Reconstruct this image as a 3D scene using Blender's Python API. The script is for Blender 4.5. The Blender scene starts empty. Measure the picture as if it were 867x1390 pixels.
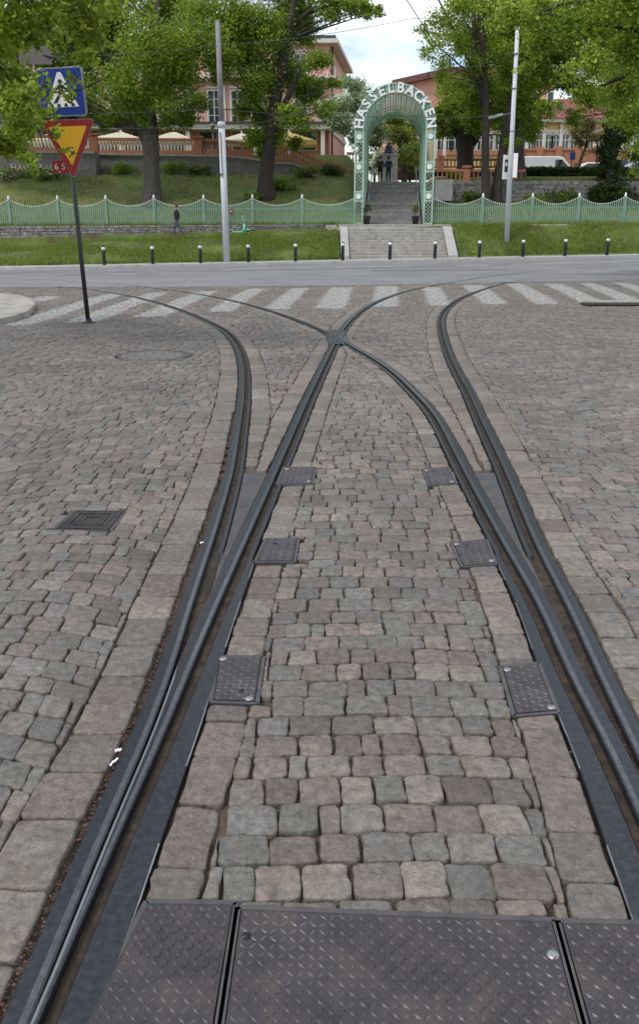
import bpy, bmesh, math, random
import numpy as np
from mathutils import Vector, Matrix
R_ = random.Random(7)
RNG = np.random.default_rng(7)
SC = bpy.context.scene
COL = SC.collection
rad = math.radians

# ------------------------------------------------------------------ camera model
F, HZ, H = 1150.0, 300.0, 1.52
TH = math.atan((650 - HZ) / F)
CT, ST = math.cos(TH), math.sin(TH)

def ray(px, py):
    u = (px - 433.5) / F
    v = (py - 650) / F
    return u, CT - v * ST, -ST - v * CT

def P(px, py, Y):
    """point at distance Y seen at photo pixel px, py"""
    u, dy, dz = ray(px, py)
    t = Y / dy
    return Vector((u * t, Y, H + dz * t))

def sm(a, b, x):
    t = min(1, max(0, (x - a) / (b - a)))
    return t * t * (3 - 2 * t)

def g(x, y):
    """street level"""
    xc = max(-30, min(30, x))
    return sm(17, 44, y) * (-0.556 + 0.0136 * xc)

def G(px, py):
    u, dy, dz = ray(px, py)
    t = -H / dz
    for _ in range(25):
        t = 0.5 * t + 0.5 * (g(u * t, dy * t) - H) / dz
    return Vector((u * t, dy * t, g(u * t, dy * t)))

def yc(x):
    return 44.36 + 0.128 * max(-26, min(26, x))

def pz(x):
    return min(0.95 + 0.045 * max(-24, x), 1.25 + 0.003 * x)

def fz(x):
    return 1.30 + 0.0045 * max(-30, min(30, x))

def pl(y, pts):
    if y <= pts[0][0]: return pts[0][1]
    for (a, za), (b, zb) in zip(pts, pts[1:]):
        if y <= b:
            return za + (zb - za) * (y - a) / (b - a)
    return pts[-1][1]

def axis_x(y):
    return 4.30 + (y - 52) * 0.081

def hz(x, y):
    """ground level beyond the kerb"""
    t = y - yc(x)
    side = g(x, yc(x)) + 0.12
    if t < 1.3: return side
    if 1.45 < x < 7.45 and y < 48.98: return side - .25
    a = yc(x) + 1.3
    if y < 48.8:
        k = (y - a) / (48.8 - a)
        return side + (pz(x) - side) * (k ** 0.85)
    if y < 51.5: return pz(x)
    f = fz(x)
    if y < 52.3:
        return pz(x) + (f - pz(x)) * sm(51.4, 51.7, y)
    L = pl(y, [(52.3, f), (55.5, 2.6), (61.0, 4.55), (63.2, 4.7), (64.2, 6.0), (90, 6.2), (200, 9)])
    M = pl(y, [(52.3, f - .05), (53.0, 1.25), (65, 4.0), (66, 4.15), (200, 5)])
    Rr = pl(y, [(52.3, f), (57.9, 2.7), (58.3, 2.8), (58.7, 4.1), (70, 4.85), (200, 6)])
    dx = x - axis_x(y)
    k1 = sm(-3.2, -2.2, dx)
    k2 = sm(2.3, 3.1, dx)
    return (L * (1 - k1) + M * k1) * (1 - k2) + Rr * k2

# ------------------------------------------------------------------ materials
def mat(name, col, rough=0.8, metal=0.0, noise=None, bump=None, spec=0.5, attr=None, trans=0.0, leafy=False):
    """noise = (scale, amount) value mottling; bump = (scale, strength)"""
    m = bpy.data.materials.new(name)
    m.use_nodes = True
    nt = m.node_tree
    N, L = nt.nodes, nt.links
    b = N['Principled BSDF']
    b.inputs['Roughness'].default_value = rough
    b.inputs['Metallic'].default_value = metal
    b.inputs['Specular IOR Level'].default_value = spec
    b.inputs['Base Color'].default_value = (*col, 1)
    tc = N.new('ShaderNodeTexCoord')
    src = None
    if attr:
        at = N.new('ShaderNodeAttribute'); at.attribute_name = attr
        src = at.outputs['Color']
    if noise:
        nz = N.new('ShaderNodeTexNoise'); nz.inputs['Scale'].default_value = noise[0]
        nz.inputs['Detail'].default_value = 6; nz.inputs['Roughness'].default_value = .65
        L.new(tc.outputs['Object'], nz.inputs['Vector'])
        mr = N.new('ShaderNodeMapRange')
        mr.inputs['From Min'].default_value = .25; mr.inputs['From Max'].default_value = .75
        mr.inputs['To Min'].default_value = 1 - noise[1]; mr.inputs['To Max'].default_value = 1 + noise[1]
        L.new(nz.outputs['Fac'], mr.inputs['Value'])
        mx = N.new('ShaderNodeVectorMath'); mx.operation = 'SCALE'
        if src: L.new(src, mx.inputs[0])
        else: mx.inputs[0].default_value = col
        L.new(mr.outputs['Result'], mx.inputs['Scale'])
        src = mx.outputs['Vector']
    if src: L.new(src, b.inputs['Base Color'])
    if bump:
        nb = N.new('ShaderNodeTexNoise'); nb.inputs['Scale'].default_value = bump[0]
        nb.inputs['Detail'].default_value = 5
        L.new(tc.outputs['Object'], nb.inputs['Vector'])
        bp = N.new('ShaderNodeBump'); bp.inputs['Strength'].default_value = bump[1]
        bp.inputs['Distance'].default_value = bump[2] if len(bump) > 2 else .02
        L.new(nb.outputs['Fac'], bp.inputs['Height'])
        L.new(bp.outputs['Normal'], b.inputs['Normal'])
    if trans:
        tr = N.new('ShaderNodeBsdfTranslucent')
        ms = N.new('ShaderNodeMixShader'); ms.inputs[0].default_value = trans
        if src:
            for fac, sock in ((1.45, b.inputs['Base Color']), (1.95, tr.inputs['Color'])):
                if not leafy: fac = 1.0
                vm = N.new('ShaderNodeVectorMath'); vm.operation = 'MULTIPLY'
                vm.inputs[1].default_value = (fac * (.97 if leafy else 1), fac, fac)
                L.new(src, vm.inputs[0]); L.new(vm.outputs['Vector'], sock)
        else: tr.inputs['Color'].default_value = (*col, 1)
        L.new(b.outputs[0], ms.inputs[1]); L.new(tr.outputs[0], ms.inputs[2])
        L.new(ms.outputs[0], N['Material Output'].inputs['Surface'])
    return m

def mixmat(name, cols, scale, rough=.9, bump=None, detail=8, stops=None):
    """noise driven colour ramp between several colours"""
    m = mat(name, cols[0], rough, bump=bump)
    nt = m.node_tree; N, L = nt.nodes, nt.links
    tc = N.new('ShaderNodeTexCoord')
    nz = N.new('ShaderNodeTexNoise'); nz.inputs['Scale'].default_value = scale
    nz.inputs['Detail'].default_value = detail; nz.inputs['Roughness'].default_value = .7
    L.new(tc.outputs['Object'], nz.inputs['Vector'])
    cr = N.new('ShaderNodeValToRGB')
    n = len(cols)
    el = cr.color_ramp.elements
    while len(el) < n: el.new(.5)
    for i, c in enumerate(cols):
        el[i].position = stops[i] if stops else .3 + .4 * i / (n - 1)
        el[i].color = (*c, 1)
    L.new(nz.outputs['Fac'], cr.inputs['Fac'])
    L.new(cr.outputs['Color'], N['Principled BSDF'].inputs['Base Color'])
    return m

def brickmat(name, c1, c2, mortar, sx, sy, rough=.9, msize=.02, noise=.25, bump=.5):
    m = bpy.data.materials.new(name); m.use_nodes = True
    nt = m.node_tree; N, L = nt.nodes, nt.links
    b = N['Principled BSDF']; b.inputs['Roughness'].default_value = rough
    tc = N.new('ShaderNodeTexCoord')
    sp = N.new('ShaderNodeSeparateXYZ'); L.new(tc.outputs['Object'], sp.inputs[0])
    ad = N.new('ShaderNodeMath'); ad.operation = 'ADD'
    L.new(sp.outputs[0], ad.inputs[0]); L.new(sp.outputs[1], ad.inputs[1])
    cb = N.new('ShaderNodeCombineXYZ'); L.new(ad.outputs[0], cb.inputs[0]); L.new(sp.outputs[2], cb.inputs[1])
    br = N.new('ShaderNodeTexBrick')
    br.inputs['Color1'].default_value = (*c1, 1); br.inputs['Color2'].default_value = (*c2, 1)
    br.inputs['Mortar'].default_value = (*mortar, 1); br.inputs['Scale'].default_value = 1
    br.inputs['Brick Width'].default_value = sx; br.inputs['Row Height'].default_value = sy
    br.inputs['Mortar Size'].default_value = msize
    L.new(cb.outputs[0], br.inputs['Vector'])
    nz = N.new('ShaderNodeTexNoise'); nz.inputs['Scale'].default_value = 3; nz.inputs['Detail'].default_value = 8
    L.new(tc.outputs['Object'], nz.inputs['Vector'])
    mr = N.new('ShaderNodeMapRange'); mr.inputs['To Min'].default_value = 1 - 2 * noise; mr.inputs['To Max'].default_value = 1 + 2 * noise
    L.new(nz.outputs['Fac'], mr.inputs['Value'])
    mx = N.new('ShaderNodeVectorMath'); mx.operation = 'SCALE'
    L.new(br.outputs['Color'], mx.inputs[0]); L.new(mr.outputs['Result'], mx.inputs['Scale'])
    L.new(mx.outputs['Vector'], b.inputs['Base Color'])
    bp = N.new('ShaderNodeBump'); bp.inputs['Strength'].default_value = bump; bp.inputs['Distance'].default_value = .03
    bp.invert = True
    L.new(br.outputs['Fac'], bp.inputs['Height']); L.new(bp.outputs['Normal'], b.inputs['Normal'])
    return m

def stonemat():
    m = mat('cobble stone', (.2, .18, .16), .55, spec=.5)
    nt = m.node_tree; N, L = nt.nodes, nt.links
    b = N['Principled BSDF']
    tc = N.new('ShaderNodeTexCoord')
    at = N.new('ShaderNodeAttribute'); at.attribute_name = 'col'
    def noise(scale, detail=6, rough=.65):
        n = N.new('ShaderNodeTexNoise'); n.inputs['Scale'].default_value = scale
        n.inputs['Detail'].default_value = detail; n.inputs['Roughness'].default_value = rough
        L.new(tc.outputs['Object'], n.inputs['Vector']); return n
    def rng(src, a, c, lo=.3, hi=.7):
        r = N.new('ShaderNodeMapRange'); r.inputs['From Min'].default_value = lo; r.inputs['From Max'].default_value = hi
        r.inputs['To Min'].default_value = a; r.inputs['To Max'].default_value = c
        L.new(src, r.inputs['Value']); return r.outputs['Result']
    def scale(vec, s):
        v = N.new('ShaderNodeVectorMath'); v.operation = 'SCALE'
        L.new(vec, v.inputs[0]); L.new(s, v.inputs['Scale']); return v.outputs['Vector']
    n1, n2, n3 = noise(34, 9, .72), noise(210, 3), noise(.9, 5)
    c = scale(at.outputs['Color'], rng(n1.outputs['Fac'], .50, 1.5))
    c = scale(c, rng(n2.outputs['Fac'], .78, 1.22))
    c = scale(c, rng(n3.outputs['Fac'], .78, 1.18))
    # brownish grime blotches
    n4 = noise(11, 7, .7)
    mg = N.new('ShaderNodeMixRGB'); mg.inputs['Color2'].default_value = (.115, .086, .062, 1)
    L.new(rng(n4.outputs['Fac'], 0, .72, .50, .70), mg.inputs['Fac']); L.new(c, mg.inputs['Color1'])
    # worn crossing paint
    ap = N.new('ShaderNodeAttribute'); ap.attribute_name = 'paint'
    wr = noise(9, 8, .75)
    mm = N.new('ShaderNodeMath'); mm.operation = 'MULTIPLY'
    L.new(ap.outputs['Fac'], mm.inputs[0]); L.new(rng(wr.outputs['Fac'], .88, .05, .40, .66), mm.inputs[1])
    mp = N.new('ShaderNodeMixRGB'); mp.inputs['Color2'].default_value = (.42, .41, .39, 1)
    L.new(mm.outputs[0], mp.inputs['Fac']); L.new(mg.outputs[0], mp.inputs['Color1'])
    L.new(mp.outputs[0], b.inputs['Base Color'])
    L.new(rng(n1.outputs['Fac'], .40, .70), b.inputs['Roughness'])
    bp = N.new('ShaderNodeBump'); bp.inputs['Strength'].default_value = .9; bp.inputs['Distance'].default_value = .008
    nb = noise(75, 6, .7)
    L.new(nb.outputs['Fac'], bp.inputs['Height'])
    nb2 = noise(19, 3, .5)
    b2 = N.new('ShaderNodeBump'); b2.inputs['Strength'].default_value = .8; b2.inputs['Distance'].default_value = .022
    L.new(nb2.outputs['Fac'], b2.inputs['Height']); L.new(b2.outputs['Normal'], bp.inputs['Normal'])
    L.new(bp.outputs['Normal'], b.inputs['Normal'])
    return m

M = {}
M['stone'] = stonemat()
M['joint'] = mixmat('joint dirt', [(.04, .031, .024), (.092, .068, .049), (.18, .138, .10)], 14, .95, (120, .6, .01))
M['asphalt'] = mixmat('asphalt', [(.145, .145, .147), (.185, .185, .187), (.225, .224, .225)], .45, .85, (180, .4, .005))
M['concrete'] = mixmat('pale concrete', [(.27, .26, .25), (.36, .35, .33), (.42, .41, .39)], 2.2, .85, (90, .3, .005))
M['granite'] = mixmat('granite step', [(.20, .185, .165), (.31, .29, .26), (.40, .375, .335)], 3, .85, (60, .4, .01))
M['steps_dark'] = mixmat('upper step stone', [(.16, .155, .145), (.23, .22, .205), (.30, .285, .265)], 3, .85, (60, .4, .01))
M['steps_mid'] = mixmat('upper step stone lighter', [(.20, .195, .18), (.28, .27, .25), (.36, .345, .32)], 3, .85, (60, .4, .01))  # lighter tone given to random steps so they read apart
M['grass'] = mixmat('lawn', [(.085, .065, .03), (.085, .115, .022), (.115, .16, .028), (.155, .16, .045)], 1.0, 1, (60, .8, .05), stops=[.34, .46, .58, .76])
M['drygrass'] = mixmat('hill lawn', [(.08, .125, .024), (.125, .165, .036), (.18, .175, .062), (.21, .175, .085)], .7, 1, (60, .8, .05), stops=[.3, .45, .6, .75])
M['path'] = mixmat('gravel path', [(.22, .20, .17), (.32, .30, .26), (.38, .35, .31)], 3, .95, (90, .4, .01))
M['steel'] = mixmat('worn rail steel', [(.034, .035, .039), (.052, .054, .060), (.080, .083, .092)], 55, .37, (120, .12, .002))
for n in M['steel'].node_tree.nodes:
    if n.type == 'BSDF_PRINCIPLED': n.inputs['Metallic'].default_value = .75
M['run_steel'] = mixmat('rail running band', [(.08, .083, .09), (.125, .129, .138), (.18, .186, .197)], 38, .27, (120, .06, .002))
for n in M['run_steel'].node_tree.nodes:
    if n.type == 'BSDF_PRINCIPLED': n.inputs['Metallic'].default_value = .8
M['bright_steel'] = mat('polished rail edge', (.42, .42, .43), .35, .9)
M['groove'] = mixmat('groove dirt', [(.012, .009, .007), (.035, .024, .016), (.085, .055, .032)], 16, .9, (90, .5, .01))
M['casting'] = mixmat('old cast iron', [(.07, .065, .065), (.10, .095, .098), (.15, .12, .10)], 9, .5, (60, .25, .004))
for n in M['casting'].node_tree.nodes:
    if n.type == 'BSDF_PRINCIPLED': n.inputs['Metallic'].default_value = .5
M['tread'] = mixmat('tread plate iron', [(.042, .036, .037), (.066, .056, .060), (.105, .084, .074)], 9, .42, (50, .25, .003))
for n in M['tread'].node_tree.nodes:
    if n.type == 'BSDF_PRINCIPLED': n.inputs['Metallic'].default_value = .45
M['tread_worn_lit'] = mixmat('worn and lightened tread ridge', [(.052, .045, .046), (.08, .071, .073), (.135, .122, .12)], 5, .38, (50, .2, .002))  # worn ridges; a highlight is tinted in because the light is soft
M['oldlid'] = mixmat('rusty grey lid', [(.09, .08, .075), (.14, .125, .115), (.19, .17, .155)], 6, .8, (50, .3, .004))
M['bolt'] = mat('bright bolt', (.36, .35, .33), .45, .85)
M['near_black'] = mat('near black', (.015, .013, .012), .9)
M['litter'] = mat('white paper scrap', (.75, .74, .74), .7)
M['leaflitter'] = mat('reddish leaf litter', (.16, .055, .03), .9, attr='col')
M['black'] = mat('black painted metal', (.018, .019, .02), .5, noise=(12, .3))
M['white'] = mat('white paint', (.72, .72, .70), .5, noise=(5, .08))
M['polewhite'] = mat('pale painted pole', (.50, .52, .54), .55, noise=(4, .12), bump=(30, .1, .005))
M['polegrey'] = mat('weathered grey pole', (.215, .20, .21), .8, noise=(4, .25))
M['green'] = mat('mint green paint', (.275, .42, .325), .5, noise=(3, .15))
M['greenlight'] = mat('pale mint paint', (.40, .56, .455), .5, noise=(3, .12))
M['greenfence'] = mat('fence green paint', (.175, .285, .205), .6, noise=(3, .18))
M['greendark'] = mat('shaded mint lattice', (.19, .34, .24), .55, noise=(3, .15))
M['pink'] = mat('salmon pink plaster', (.68, .37, .31), .85, noise=(.8, .10))
M['orange'] = mat('orange pink plaster', (.66, .36, .265), .85, noise=(.5, .10))
M['yellow'] = mat('ochre yellow plaster', (.58, .40, .18), .85, noise=(.8, .12))
M['terra'] = mat('terracotta', (.38, .155, .085), .8, noise=(4, .2))
M['redroof'] = brickmat('red tin roof', (.26, .055, .045), (.22, .05, .04), (.12, .03, .03), .6, 3.0, .6, .04)
M['darkroof'] = mat('dark roof edge', (.16, .06, .055), .6, noise=(2, .2))
M['roofgrey'] = mat('dark grey sheet', (.05, .052, .055), .5, noise=(2, .2))
M['trim'] = mat('off white trim', (.62, .58, .52), .75, noise=(2, .08))
M['glass'] = mat('window glass', (.035, .05, .06), .06, spec=.8, noise=(.6, .5))
M['carglass'] = mat('car glass', (.02, .025, .03), .05, spec=.8)
M['cream'] = mat('cream canvas', (.72, .66, .50), .85, noise=(2, .06), trans=.25)
M['yellowcanvas'] = mat('yellow canvas', (.66, .52, .19), .85, noise=(2, .06), trans=.25)
M['bark'] = mixmat('bark', [(.02, .016, .014), (.042, .034, .029), (.075, .062, .052)], 7, .95, (14, 1.0, .06))
M['barkgrey'] = mixmat('grey bark', [(.045, .038, .034), (.09, .078, .07), (.135, .12, .105)], 7, .95, (14, 1.0, .06))
M['leaf'] = mat('leaf', (.08, .13, .02), .55, attr='col', trans=.5, spec=.3, leafy=True)
M['grassblade'] = mat('grass blade', (.08, .12, .02), .8, attr='col', trans=.4, spec=.2, leafy=True)
M['wall'] = brickmat('grey masonry', (.15, .145, .145), (.20, .19, .185), (.10, .098, .095), 1.1, .42, .9, .012, .25, .4)
M['rubble'] = mixmat('rubble stone', [(.08, .076, .072), (.20, .19, .18), (.31, .30, .285)], 3.2, .95, (6, 1.0, .12))
M['gold'] = mat('gilt letters', (.62, .50, .26), .5, .2)
M['blue'] = mat('sign blue', (.008, .035, .21), .4)
M['signyellow'] = mat('sign yellow', (.60, .32, .014), .4)
M['signred'] = mat('sign red', (.22, .012, .014), .4)
M['greymetal'] = mat('galvanised metal', (.30, .30, .31), .5, .6, noise=(8, .15))
M['brownplate'] = mat('brown grey plate', (.155, .125, .12), .6, noise=(6, .1))
M['mint'] = mat('mint scooter plastic', (.13, .52, .37), .4)
M['rubber'] = mat('rubber', (.015, .015, .016), .8)
M['skin'] = mat('skin', (.42, .24, .17), .6)
M['hairdark'] = mat('dark hair', (.022, .014, .01), .7)
M['hairbrown'] = mat('brown hair', (.07, .035, .02), .7)
M['jacket'] = mat('black jacket', (.014, .015, .019), .8, noise=(9, .3))
M['navy'] = mat('navy jacket', (.015, .03, .06), .8, noise=(9, .3))
M['jeans'] = mat('blue jeans', (.055, .075, .115), .85, noise=(9, .25))
M['trousers'] = mat('dark trousers', (.012, .012, .015), .85)
M['carwhite'] = mat('white car paint', (.66, .68, .71), .25, noise=(.6, .04))
M['carsilver'] = mat('silver car paint', (.42, .45, .49), .25, .3)
M['carblue'] = mat('dark blue car paint', (.03, .05, .12), .25, .3)
M['hedge'] = mat('hedge leaf', (.02, .04, .012), .6, attr='col', trans=.25, spec=.3)
M['statue'] = mat('dark bronze', (.03, .05, .045), .5, .4)
M['wire'] = mat('overhead wire', (.05, .05, .055), .6)
M['soil'] = mixmat('bare soil', [(.04, .028, .02), (.08, .055, .035), (.11, .08, .05)], 4, 1, (40, .8, .03))
M['roadpaint'] = mixmat('worn road paint', [(.26, .26, .265), (.42, .42, .42), (.55, .55, .54)], 5, .8)

# ------------------------------------------------------------------ object helpers
def tag(o, label=None, cat=None, group=None, kind=None):
    if label: o['label'] = label
    if cat: o['category'] = cat
    if group: o['group'] = group
    if kind: o['kind'] = kind
    return o

def empty(name, loc, label, cat, group=None, rz=0):
    o = bpy.data.objects.new(name, None)
    COL.objects.link(o)
    o.location = loc; o.rotation_euler = (0, 0, rz)
    o.empty_display_size = .2
    return tag(o, label, cat, group)

def link(name, me, mats, parent=None):
    o = bpy.data.objects.new(name, me)
    for m in (mats if isinstance(mats, (list, tuple)) else [mats]):
        if m.name not in [x.name for x in me.materials if x]: me.materials.append(m)
    COL.objects.link(o)
    if parent: o.parent = parent
    return o

def dup(root, loc, rz=None, label=None):
    r = root.copy(); COL.objects.link(r); r.location = loc
    if rz is not None: r.rotation_euler = (0, 0, rz)
    if label: r['label'] = label
    for ch in list(root.children):
        c = ch.copy(); COL.objects.link(c); c.parent = r
        for k in list(ch.children):
            d = k.copy(); COL.objects.link(d); d.parent = c
    return r

class MB:
    def __init__(s):
        s.v, s.f, s.m, s.sm = [], [], [], []
    def add(s, vs, fs, mi=0, smooth=False):
        n = len(s.v)
        s.v += [tuple(v) for v in vs]
        for f in fs:
            s.f.append([n + i for i in f]); s.m.append(mi); s.sm.append(smooth)
        return s
    def box(s, c, d, rz=0, mi=0, rx=0, ry=0):
        x, y, z = d[0] / 2, d[1] / 2, d[2] / 2
        vs = [Vector((a, b, e)) for a in (-x, x) for b in (-y, y) for e in (-z, z)]
        if rz or rx or ry:
            mt = Matrix.Rotation(rz, 3, 'Z') @ Matrix.Rotation(ry, 3, 'Y') @ Matrix.Rotation(rx, 3, 'X')
            vs = [mt @ v for v in vs]
        vs = [v + Vector(c) for v in vs]
        return s.add(vs, [(0, 1, 3, 2), (4, 6, 7, 5), (0, 4, 5, 1), (2, 3, 7, 6), (0, 2, 6, 4), (1, 5, 7, 3)], mi)
    def bar(s, a, b, w, h=None, mi=0):
        """box bar between two points"""
        a, b = Vector(a), Vector(b); h = h or w
        d = (b - a).normalized()
        up = Vector((0, 0, 1)) if abs(d.z) < .95 else Vector((0, 1, 0))
        sx = d.cross(up).normalized() * w / 2; sy = sx.cross(d).normalized() * h / 2
        vs = [p + i * sx + j * sy for p in (a, b) for i, j in ((-1, -1), (1, -1), (1, 1), (-1, 1))]
        return s.add(vs, [(0, 3, 2, 1), (4, 5, 6, 7), (0, 1, 5, 4), (1, 2, 6, 5), (2, 3, 7, 6), (3, 0, 4, 7)], mi)
    def tube(s, pts, rs, n=8, mi=0, smooth=True, cap=True):
        pts = [Vector(p) for p in pts]
        if not isinstance(rs, (list, tuple)): rs = [rs] * len(pts)
        vs, fs = [], []
        prev = None
        for i, p in enumerate(pts):
            d = (pts[min(i + 1, len(pts) - 1)] - pts[max(i - 1, 0)]).normalized()
            if prev is None:
                a = d.cross(Vector((0, 0, 1)) if abs(d.z) < .9 else Vector((1, 0, 0))).normalized()
            else:
                a = (prev - d * prev.dot(d)).normalized()
            prev = a; b = d.cross(a)
            for k in range(n):
                t = 2 * math.pi * k / n
                vs.append(p + (a * math.cos(t) + b * math.sin(t)) * rs[i])
        for i in range(len(pts) - 1):
            for k in range(n):
                k2 = (k + 1) % n
                fs.append((i * n + k, i * n + k2, (i + 1) * n + k2, (i + 1) * n + k))
        s.add(vs, fs, mi, smooth)
        if cap:
            m = len(s.v) - len(vs)
            s.f.append([m + k for k in range(n)][::-1]); s.m.append(mi); s.sm.append(False)
            e = m + (len(pts) - 1) * n
            s.f.append([e + k for k in range(n)]); s.m.append(mi); s.sm.append(False)
        return s
    def lathe(s, prof, n=16, c=(0, 0, 0), mi=0, smooth=True):
        pts = [(c[0], c[1], c[2] + z) for r, z in prof]
        vs, fs = [], []
        for r, z in prof:
            for k in range(n):
                t = 2 * math.pi * k / n
                vs.append((c[0] + r * math.cos(t), c[1] + r * math.sin(t), c[2] + z))
        for i in range(len(prof) - 1):
            for k in range(n):
                k2 = (k + 1) % n
                fs.append((i * n + k, i * n + k2, (i + 1) * n + k2, (i + 1) * n + k))
        fs2 = [list(range(n))[::-1], [(len(prof) - 1) * n + k for k in range(n)]]
        s.add(vs, fs, mi, smooth)
        m = len(s.v) - len(vs)
        for f in fs2:
            s.f.append([m + k for k in f]); s.m.append(mi); s.sm.append(False)
        return s
    def prism(s, poly, axis_a, axis_b, normal, origin, t0, t1, mi=0):
        """extrude 2-D polygon (a,b) along normal from t0 to t1"""
        A, B, Nn, O = map(Vector, (axis_a, axis_b, normal, origin))
        n = len(poly)
        vs = [O + A * a + B * b + Nn * t for t in (t0, t1) for a, b in poly]
        fs = [list(range(n))[::-1], list(range(n, 2 * n))] + [(i, (i + 1) % n, n + (i + 1) % n, n + i) for i in range(n)]
        return s.add(vs, fs, mi)
    def build(s, name, mats, parent=None, bevel=0, local=None):
        me = bpy.data.meshes.new(name)
        vs = s.v
        if local is not None:
            l = Vector(local); vs = [tuple(Vector(v) - l) for v in s.v]
        me.from_pydata(vs, [], s.f)
        ml = mats if isinstance(mats, (list, tuple)) else [mats]
        for m in ml: me.materials.append(m)
        me.polygons.foreach_set('material_index', s.m)
        me.polygons.foreach_set('use_smooth', s.sm)
        bm = bmesh.new(); bm.from_mesh(me)
        bmesh.ops.recalc_face_normals(bm, faces=bm.faces)
        if bevel:
            bmesh.ops.bevel(bm, geom=[e for e in bm.edges if e.calc_face_angle(0) > .6], offset=bevel, segments=1, affect='EDGES', clamp_overlap=True)
        bm.to_mesh(me); bm.free()
        return link(name, me, ml, parent)

def quads_mesh(name, verts, nq, k, col=None, smooth=False):
    """mesh of nq separate k-gons from an (nq*k,3) array, optional per-face colour"""
    me = bpy.data.meshes.new(name)
    me.vertices.add(nq * k); me.vertices.foreach_set('co', verts.astype(np.float32).ravel())
    me.loops.add(nq * k); me.loops.foreach_set('vertex_index', np.arange(nq * k, dtype=np.int32))
    me.polygons.add(nq)
    me.polygons.foreach_set('loop_start', (np.arange(nq) * k).astype(np.int32))
    me.update(calc_edges=True)
    if col is not None:
        a = me.color_attributes.new('col', 'FLOAT_COLOR', 'POINT')
        c = np.ones((nq, k, 4), np.float32); c[:, :, :3] = col[:, None, :]
        a.data.foreach_set('color', c.ravel())
    me.validate()
    return me

def text_mesh(s, size, depth=.01, font_bold=0.0):
    cu = bpy.data.curves.new('lettering', 'FONT')
    cu.body = s; cu.size = size; cu.extrude = depth; cu.align_x = 'CENTER'; cu.align_y = 'CENTER'
    cu.offset = font_bold; cu.resolution_u = 3
    o = bpy.data.objects.new('lettering', cu); COL.objects.link(o)
    bpy.context.view_layer.update()
    me = bpy.data.meshes.new_from_object(o.evaluated_get(bpy.context.evaluated_depsgraph_get()))
    bpy.data.objects.remove(o); bpy.data.curves.remove(cu)
    return me

def grid_mesh(xs, ys, fn, lower=0):
    vs = [(x, y, fn(x, y)) for y in ys for x in xs]
    n = len(xs)
    fs = [(j * n + i, j * n + i + 1, (j + 1) * n + i + 1, (j + 1) * n + i) for j in range(len(ys) - 1) for i in range(n - 1)]
    return vs, fs

# ------------------------------------------------------------------ rails
RA = [(77, 1300), (158, 1100), (203, 1000), (239, 900), (262, 820), (295, 720), (318, 640), (332, 540), (332, 500), (328, 480), (316, 457), (298, 443), (277.7, 434), (252, 423), (227, 414), (201.5, 407), (176, 401), (142, 396), (100, 390), (50, 386), (0, 383)]
RB = [(92, 1300), (178, 1100), (224, 1000), (264, 900), (298, 820), (342, 720), (377, 640), (420, 540), (458, 460), (468.5, 443), (484, 427), (501.5, 414), (527, 403), (552, 395), (577.7, 389.5), (620, 382.5), (671, 374.5), (722, 368.5), (790, 364), (867, 360)]
RC = [(860, 1100), (816, 1000), (771, 920), (729.5, 820), (682, 740), (628.5, 640), (588, 560), (533, 504), (501, 483), (458, 460), (443, 451), (400, 433), (384, 427.5), (346, 415.5), (308, 406), (270, 399), (201, 390), (151, 385.5), (75, 381), (0, 378)]
RD = [(860, 1020), (812, 920), (767.5, 820), (725, 740), (685, 640), (647, 560), (636, 533), (618, 502), (607, 477), (600, 451), (597.5, 434), (604, 420), (621, 407), (646, 396), (671.5, 388), (697, 382), (722, 377), (748, 373), (790, 368.5), (867, 364)]

def smooth_curve(pxs, back):
    p = np.array([G(*q)[:2] for q in pxs])
    d0 = p[0] - p[1]; d0 /= np.linalg.norm(d0)
    pre = [p[0] + d0 * k for k in (back, back * .75, back * .5, back * .25)]
    d1 = p[-1] - p[-2]; d1 /= np.linalg.norm(d1)
    p = np.vstack([pre, p, [p[-1] + d1 * 6, p[-1] + d1 * 14]])
    s = np.r_[0, np.cumsum(np.linalg.norm(np.diff(p, axis=0), axis=1))]
    st = np.r_[np.arange(0, 6, .08), np.arange(6, s[-1] - 3, .2)]
    fine = np.arange(0, s[-1], .04)
    fp = np.c_[np.interp(fine, s, p[:, 0]), np.interp(fine, s, p[:, 1])]
    out = []
    for t in st:
        Y = np.interp(t, s, p[:, 1])
        sg = .16 + .045 * max(0, Y - 2)
        w = np.exp(-(fine - t) ** 2 / (2 * sg * sg))
        # local linear fit keeps ends and slopes unbiased
        x = fine - t
        S0, S1, S2 = w.sum(), (w * x).sum(), (w * x * x).sum()
        T0 = (w[:, None] * fp).sum(0); T1 = ((w * x)[:, None] * fp).sum(0)
        out.append((S2 * T0 - S1 * T1) / (S0 * S2 - S1 * S1))
    return np.array(out)

CUR = {'A': smooth_curve(RA, 2.6), 'B': smooth_curve(RB, 2.6), 'C': smooth_curve(RC, 3.1), 'D': smooth_curve(RD, 3.3)}

def normals(c):
    t = np.gradient(c, axis=0); t /= np.linalg.norm(t, axis=1)[:, None]
    return t, np.c_[t[:, 1], -t[:, 0]]       # tangent, right-hand normal

NRM = {k: normals(c) for k, c in CUR.items()}

def nearest(pts, k):
    """index of nearest sample and signed lateral distance (+ right) to curve k"""
    c = CUR[k]; t, n = NRM[k]
    idx = np.empty(len(pts), int)
    for i in range(0, len(pts), 4000):
        d = ((pts[i:i + 4000, None, :] - c[None]) ** 2).sum(2)
        idx[i:i + 4000] = d.argmin(1)
    dv = pts - c[idx]
    return idx, (dv * n[idx]).sum(1), (dv * t[idx]).sum(1)

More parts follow.
